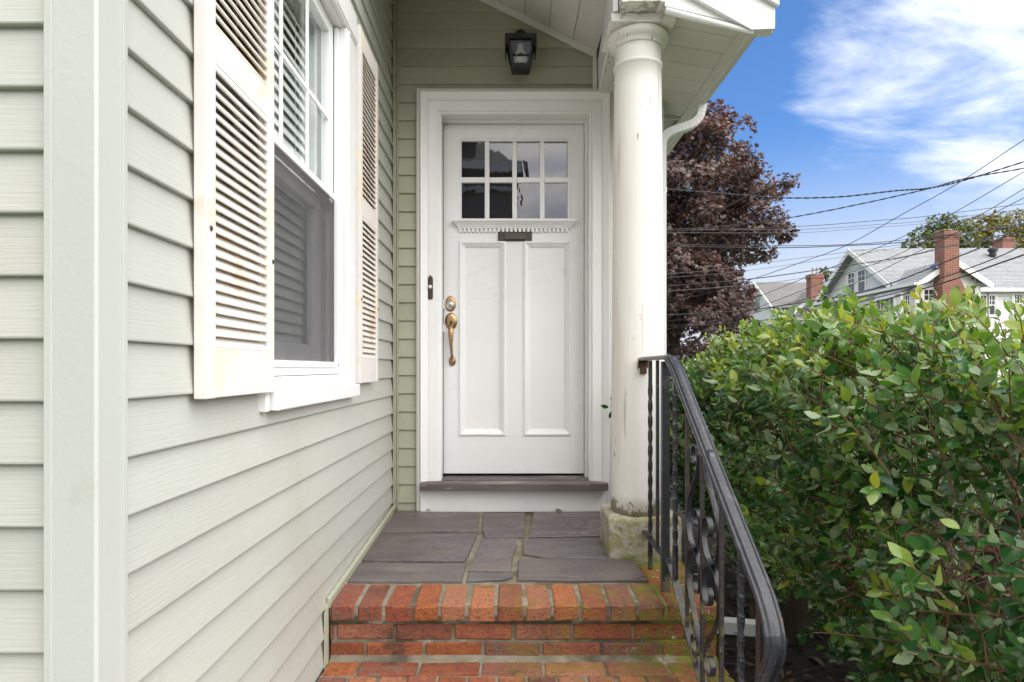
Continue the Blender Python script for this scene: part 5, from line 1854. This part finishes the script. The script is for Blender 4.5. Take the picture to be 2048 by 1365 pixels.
# chimney with sloped shoulders
ch = MB()
ch.box(16.65, 17.50, 24.95, 25.57, -.05, 4.55)
ch.hexa([(16.65, 24.95, 4.55), (17.50, 24.95, 4.55), (17.50, 25.57, 4.55), (16.65, 25.57, 4.55)], [(16.73, 24.97, 4.95), (17.30, 24.97, 4.95), (17.30, 25.55, 4.95), (16.73, 25.55, 4.95)])
ch.box(16.73, 17.30, 24.97, 25.55, 4.95, 6.48).box(16.70, 17.33, 24.94, 25.58, 6.48, 6.56).box(16.67, 17.36, 24.91, 25.61, 6.56, 6.72)
chm = part('chimney', ch, fb, wh)
part('chimney_cap', MB().box(16.72, 17.02, 24.97, 25.5, 6.76, 6.80).box(17.0, 17.3, 25.0, 25.5, 6.722, 6.75), surf('cap_stone', [(.3, (.32, .27, .20)), (.7, (.42, .36, .28))], 5, rough=.9), chm)
part('flashing', MB().hexa([(16.55, 25.2, 5.35), (16.72, 25.2, 5.35), (16.72, 25.2, 5.58), (16.60, 25.2, 5.50)], [(16.55, 25.6, 5.35), (16.72, 25.6, 5.35), (16.72, 25.6, 5.58), (16.60, 25.6, 5.50)]), nickel_mat, chm)
c2 = W(2007, 490, 31.5)
part('chimney', MB().box(c2.x - .27, c2.x + .27, 31.2, 31.8, 6.2, 7.62).box(c2.x - .31, c2.x + .31, 31.16, 31.84, 7.62, 7.72), fb, wh)
vv = W(1985.5, 502, 29.6)
part('roof_vent', MB().lathe([(.14, vv.z - .25), (.14, vv.z - .03), (.20, vv.z - .03), (.20, vv.z + .08), (.10, vv.z + .13), (.01, vv.z + .14)], (vv.x, 29.6, 0), 'z', 20), lamp_black, wh)

# the smaller house further left
gh = thing('grey_roofed_house', (19, 42, 0), 'smaller white house with dark grey roof and square brick chimney left of the white house', 'house')
lap_wall('wall', gh, (16.4, 40.3), (24, 40.3), -.05, 5.15, .15, white_siding)
lap_wall('wall', gh, (16.55, 46.0), (16.55, 40.3), -.05, 5.2, .15, white_siding)
lap_wall('gable', gh, (16.55, 46.0), (16.55, 40.3), 5.2, 7.0, .15, white_siding, tops=lambda z: (2.9 - (7.05 - z) / .63, 2.8 + (7.05 - z) / .63))
shingle_slope('roof', gh, (16.25, 40.0, 5.17), (25, 40.0, 5.17), (16.25, 43.1, 7.15), (25, 43.1, 7.15), shingle_dark, .16)
shingle_slope('roof', gh, (16.25, 46.2, 5.17), (25, 46.2, 5.17), (16.25, 43.1, 7.15), (25, 43.1, 7.15), shingle_dark, .16)
part('rake_board', rake((16.25, 40.0, 5.2), (16.25, 43.1, 7.18), (-1, 0, 0)), far_trim, gh)
part('rake_board', rake((16.25, 46.2, 5.2), (16.25, 43.1, 7.18), (-1, 0, 0)), far_trim, gh)
far_window(gh, (16.53, 43.1, 5.85), .9, 1.0, 'x', 2, 2)
# cross gable toward the street
shingle_slope('roof', gh, (16.9, 38.6, 4.85), (16.9, 42.4, 4.85), (18.9, 38.6, 6.35), (18.9, 42.4, 6.35), shingle_dark, .16)
shingle_slope('roof', gh, (20.9, 38.6, 4.85), (20.9, 42.4, 4.85), (18.9, 38.6, 6.35), (18.9, 42.4, 6.35), shingle_dark, .16)
part('rake_board', rake((16.9, 38.6, 4.9), (18.9, 38.6, 6.4), (0, -1, 0)), far_trim, gh)
part('rake_board', rake((20.9, 38.6, 4.9), (18.9, 38.6, 6.4), (0, -1, 0)), far_trim, gh)
lap_wall('wall', gh, (17.1, 38.9), (20.7, 38.9), -.05, 4.9, .15, white_siding)
lap_wall('gable', gh, (17.1, 38.9), (20.7, 38.9), 4.9, 6.2, .15, white_siding, tops=lambda z: (1.8 - (6.25 - z) / .75, 1.8 + (6.25 - z) / .75))
ck = W(1629, 590, 38.3)
ck2 = part('chimney', MB().box(ck.x - .36, ck.x + .36, 37.95, 38.58, -.05, 6.72).box(ck.x - .40, ck.x + .40, 37.92, 38.62, 6.72, 6.95), fb, gh)
part('flue', MB().lathe([(.07, 6.95), (.07, 7.3), (.10, 7.3), (.10, 7.36)], (ck.x - .1, 38.25, 0), 'z', 12).lathe([(.07, 6.95), (.07, 7.3), (.10, 7.3), (.10, 7.36)], (ck.x + .15, 38.25, 0), 'z', 12), nickel_mat, ck2)

# ------------------------------------------------------------------ trees behind the houses
def far_tree(name, lst, Y0, ramp, label, seed, size, spread=1.6, dens=34):
    rr = random.Random(seed)
    bl = blobs_px(lst, Y0, spread, rr)
    cx_ = sum(b[0].x for b in bl) / len(bl)
    tr = thing(name, (cx_, Y0, 0), label, 'tree', 'trees behind the far houses')
    m = leaf_material(name + '_leaf', ramp, None, False, trans=.2, rough=.5, tcol=(1.4, 1.4, .7), spec=.3)
    P, D, Nn, S, TI = [], [], [], [], []
    for c, rad in bl:
        bt = rr.gauss(.5, .15)
        for _ in range(int(dens * 60 * rad * rad * (.3 / size) ** 2 * .16 + 40)):
            u = Vector((rr.gauss(0, 1), rr.gauss(0, 1), rr.gauss(0, 1))).normalized()
            q = rad * rr.random() ** .4 * (1 + .3 * mnoise.noise(u * 2 + c))
            p = c + u * q
            if mnoise.noise(p * 1.1) < -.28:
                continue
            P.append(p)
            D.append(u + Vector((rr.gauss(0, .7), rr.gauss(0, .7), rr.gauss(-.3, .4))))
            Nn.append(u + Vector((rr.gauss(0, .6), rr.gauss(0, .6), .7)))
            S.append(size * rr.uniform(.7, 1.3))
            TI.append(min(1, max(0, bt + rr.gauss(0, .17))))
    o = link('crown', leaf_mesh('crown', MAPLE_T, *(np.array(v, float) for v in (P, D, Nn, S, TI)), m), tr)
    o['kind'] = 'stuff'
    top = max(b[0].z for b in bl)
    part('trunk', MB().tube([(cx_, Y0, -.1), (cx_ + .1, Y0, top * .4), (cx_, Y0, top * .85)], .3, 10, [1.2, .9, .3]), mtrunk, tr, smooth=True)


GRN = [(0, (.045, .070, .018)), (.4, (.085, .115, .025)), (.75, (.14, .155, .035)), (1, (.23, .20, .05))]
YEL = [(0, (.075, .088, .022)), (.35, (.15, .145, .032)), (.7, (.25, .20, .045)), (1, (.34, .23, .055))]
far_tree('broadleaf_tree', [(1840, 478, 20), (1868, 455, 24), (1905, 450, 24), (1880, 485, 28), (1925, 470, 30), (1818, 492, 9), (1850, 510, 25), (1920, 520, 40)], 46, GRN, 'dark green tree rising behind the white house and its tall chimney', 3, .30)
far_tree('autumn_tree', [(1965, 455, 24), (2000, 445, 22), (2035, 450, 28), (1985, 480, 30), (2030, 490, 34), (2080, 460, 40), (2120, 490, 50), (2075, 510, 40)], 50, YEL, 'yellowing tree rising at the right behind the white house roof', 4, .30)
far_tree('small_tree', [(1650, 545, 9), (1660, 556, 10), (1642, 566, 10), (1658, 575, 12)], 52, [(0, (.05, .07, .015)), (1, (.13, .14, .04))], 'small light green tree between the two far houses', 6, .30)

# ------------------------------------------------------------------ overhead cables
cable_mat = surf('black_cable', [(.3, (.018, .018, .02)), (.7, (.03, .03, .033))], 30, rough=.55)
alu_mat = surf('grey_cable', [(.3, (.10, .10, .105)), (.7, (.15, .15, .155))], 30, rough=.5)
# pixel tracks (in the 2048 wide picture), distance at the left and right end, radius, label
CB = [
    ([(1333, 379), (1450, 388), (1562, 396), (1680, 394), (1790, 382), (1856, 377), (1925, 362), (2048, 324)], 9.0, 7.5, .0100, 'thick twisted cable crossing the red tree at the middle and rising to the right'),
    ([(1333, 460), (1440, 454), (1578, 436), (1723, 408), (1856, 378), (1925, 359), (2048, 337)], 9.6, 7.2, .0085, 'cable that dips across the red tree and joins the thick cable at the right'),
    ([(1333, 463), (1602, 453), (1760, 441), (1844, 434), (2048, 408)], 11, 10, .0048, 'topmost thin wire crossing just above the yellow tree'),
    ([(1333, 459), (1602, 459), (1760, 449), (1844, 443), (2048, 419)], 11.3, 10.2, .0042, 'thin wire just under the topmost wire above the yellow tree'),
    ([(1333, 466), (1585, 466), (1700, 459), (1844, 448), (2000, 430), (2048, 425)], 11.6, 10.4, .0038, 'third thin wire touching the top of the yellow tree'),
    ([(1333, 489), (1545, 492), (1723, 488), (1876, 472), (1960, 463), (2048, 448)], 10.5, 9.5, .0055, 'wire running level under the tree line to the chimney top'),
    ([(1333, 493), (1545, 496), (1683, 492), (1803, 485), (1900, 470), (2048, 452)], 10.8, 9.6, .0075, 'thicker level cable passing just above the white gable peak'),
    ([(1500, 560), (1600, 526), (1695, 490), (1803, 430), (1916, 367), (2048, 280)], 12, 7.0, .0050, 'steep straight wire climbing highest to the top right'),
    ([(1520, 592), (1600, 560), (1703, 519), (1836, 460), (1904, 428), (2048, 344)], 12, 7.2, .0048, 'steep straight wire climbing to the right below the highest one'),
    ([(1540, 606), (1660, 560), (1790, 512), (1876, 468), (1964, 428), (2048, 378)], 12, 7.4, .0048, 'steep wire crossing the white gable and the green tree'),
    ([(1560, 612), (1680, 578), (1763, 541), (1836, 504), (1924, 460), (2048, 396)], 12, 7.6, .0050, 'steep wire crossing the grey roof left of the tall chimney top'),
    ([(1333, 573), (1513, 557), (1683, 533), (1803, 515), (1884, 496), (2048, 462)], 10.2, 8.5, .0070, 'dark cable crossing both house roofs at the ridge'),
    ([(1333, 583), (1500, 570), (1602, 557), (1720, 535), (1844, 507), (1930, 488), (2048, 462)], 10.4, 8.6, .0042, 'thin wire close below the dark roof ridge cable'),
    ([(1333, 549), (1465, 536), (1560, 522), (1700, 504), (1800, 490), (1900, 476), (2048, 440)], 10.9, 9.3, .0040, 'thin wire leaving the red tree halfway up and crossing the white gable peak'),
    ([(1333, 556), (1465, 545), (1600, 527), (1723, 508), (1850, 486), (2048, 446)], 11.1, 9.4, .0036, 'faint thin wire close under the one at the white gable peak'),
    ([(1600, 606), (1700, 590), (1785, 566), (1896, 522), (1980, 488), (2048, 458)], 9.5, 6.8, .0085, 'thick dark cable crossing the tall chimney near its top'),
    ([(1680, 613), (1760, 594), (1813, 580), (1924, 542), (2000, 513), (2048, 490)], 9.5, 6.6, .0072, 'thick dark cable crossing the middle of the tall chimney'),
    ([(1700, 619), (1730, 611), (1840, 580), (1924, 554), (1990, 530), (2048, 510)], 9.5, 6.4, .0095, 'lowest thick dark cable crossing the tall chimney shoulder'),
]
POLE_Z = []
for tr, ya, yb, rad, lab in CB:
    # carry the run on past both ends
    (xa, ya_), (xb, yb_) = tr[0], tr[1]
    (xc, yc_), (xd, yd_) = tr[-2], tr[-1]
    if xa < 1400:
        pre = [(xa - 170, ya_ - (yb_ - ya_) / (xb - xa) * 170 * .8)]
    else:
        pre = [(xa - 300, ya_ - (yb_ - ya_) / (xb - xa) * 300 * .55), (xa - 120, ya_ - (yb_ - ya_) / (xb - xa) * 120 * .85)]
    post = [(xd + 260, yd_ + (yd_ - yc_) / (xd - xc) * 260)]
    full = pre + tr + post
    x0_, x1_ = full[0][0], full[-1][0]
    pts = [W(px, py, ya + (yb - ya) * (px - x0_) / (x1_ - x0_)) for px, py in full]
    # on to the pole beyond the right edge
    pts.append(Vector((11.4, 6.4 + 1.1 * (len(POLE_Z) % 3) / 2, max(4.6, min(8.2, pts[-1].z + (pts[-1].z - pts[-2].z) * .9)))))
    POLE_Z.append(pts[-1].z)
    pp = catmull(pts, 10)
    mb = MB()
    if rad > .008 and ya < 9.7 and 'dark' not in lab:          # twisted pair
        for ph_ in (0, math.pi):
            q = [p + Vector((0, math.cos(i * .9 + ph_), math.sin(i * .9 + ph_))) * rad * .5 for i, p in enumerate(catmull(pts, 24))]
            mb.tube(q, rad * .62, 6)
    else:
        mb.tube(pp, rad, 6)
    o = part('overhead_cable', mb, cable_mat if rad > .0045 else alu_mat, None, smooth=True)
    tag(o, lab, 'cable', 'overhead cables')

pole = thing('utility_pole', (11.5, 6.95, 0), 'weathered wooden utility pole where the overhead cables end', 'utility pole')
part('shaft', MB().lathe([(.17, -.02), (.15, 4.0), (.12, 8.9)], (11.52, 6.95, 0), 'z', 16), trunk_mat, pole, smooth=True)
for z in (5.0, 6.4, 8.1):
    part('crossarm', MB().box(11.36, 11.46, 6.1, 7.8, z, z + .11), trunk_mat, pole, bevel=.005)

# ------------------------------------------------------------------ the house across the way, seen only mirrored in the door's panes
ah = thing('neighbour_house', (-5, -19, 0), 'tall brown house across the way mirrored in the door panes', 'house')
brown = surf('brown_shingle_wall', [(.3, (.13, .115, .10)), (.7, (.20, .175, .15))], 1.2, rough=.9)
part('wall', MB().box(-10, .05, -24, -14, 0, 8.2), brown, ah)
part('roof', MB().add([(-10.5, -24.5, 8.2), (.5, -24.5, 8.2), (.5, -13.5, 8.2), (-10.5, -13.5, 8.2), (-5.5, -19, 11.5), (-3.5, -19, 11.5)],
                      [(0, 1, 5, 4), (1, 2, 5), (2, 3, 4, 5), (3, 0, 4), (3, 2, 1, 0)]), shingle_dark, ah)
part('eave_board', MB().box(-10.4, .4, -13.6, -13.5, 7.9, 8.19).box(-10.2, .25, -13.9, -13.8, 7.3, 7.45), far_trim, ah)
part('dormer', MB().box(-2.4, -1.1, -15.5, -13.7, 8.2, 9.3), brown, ah)
for x in (-1.6, -4.0, -6.5):
    far_window(ah, (x, -13.9, 6.3), .01, .01, 'y') if False else None
wn = MB()
for x in (-1.9, -4.5, -7.2):
    for z in (2.0, 4.9):
        wn.box(x - .5, x + .5, -13.99, -13.95, z, z + 1.5)
part('window', wn, far_trim, ah)
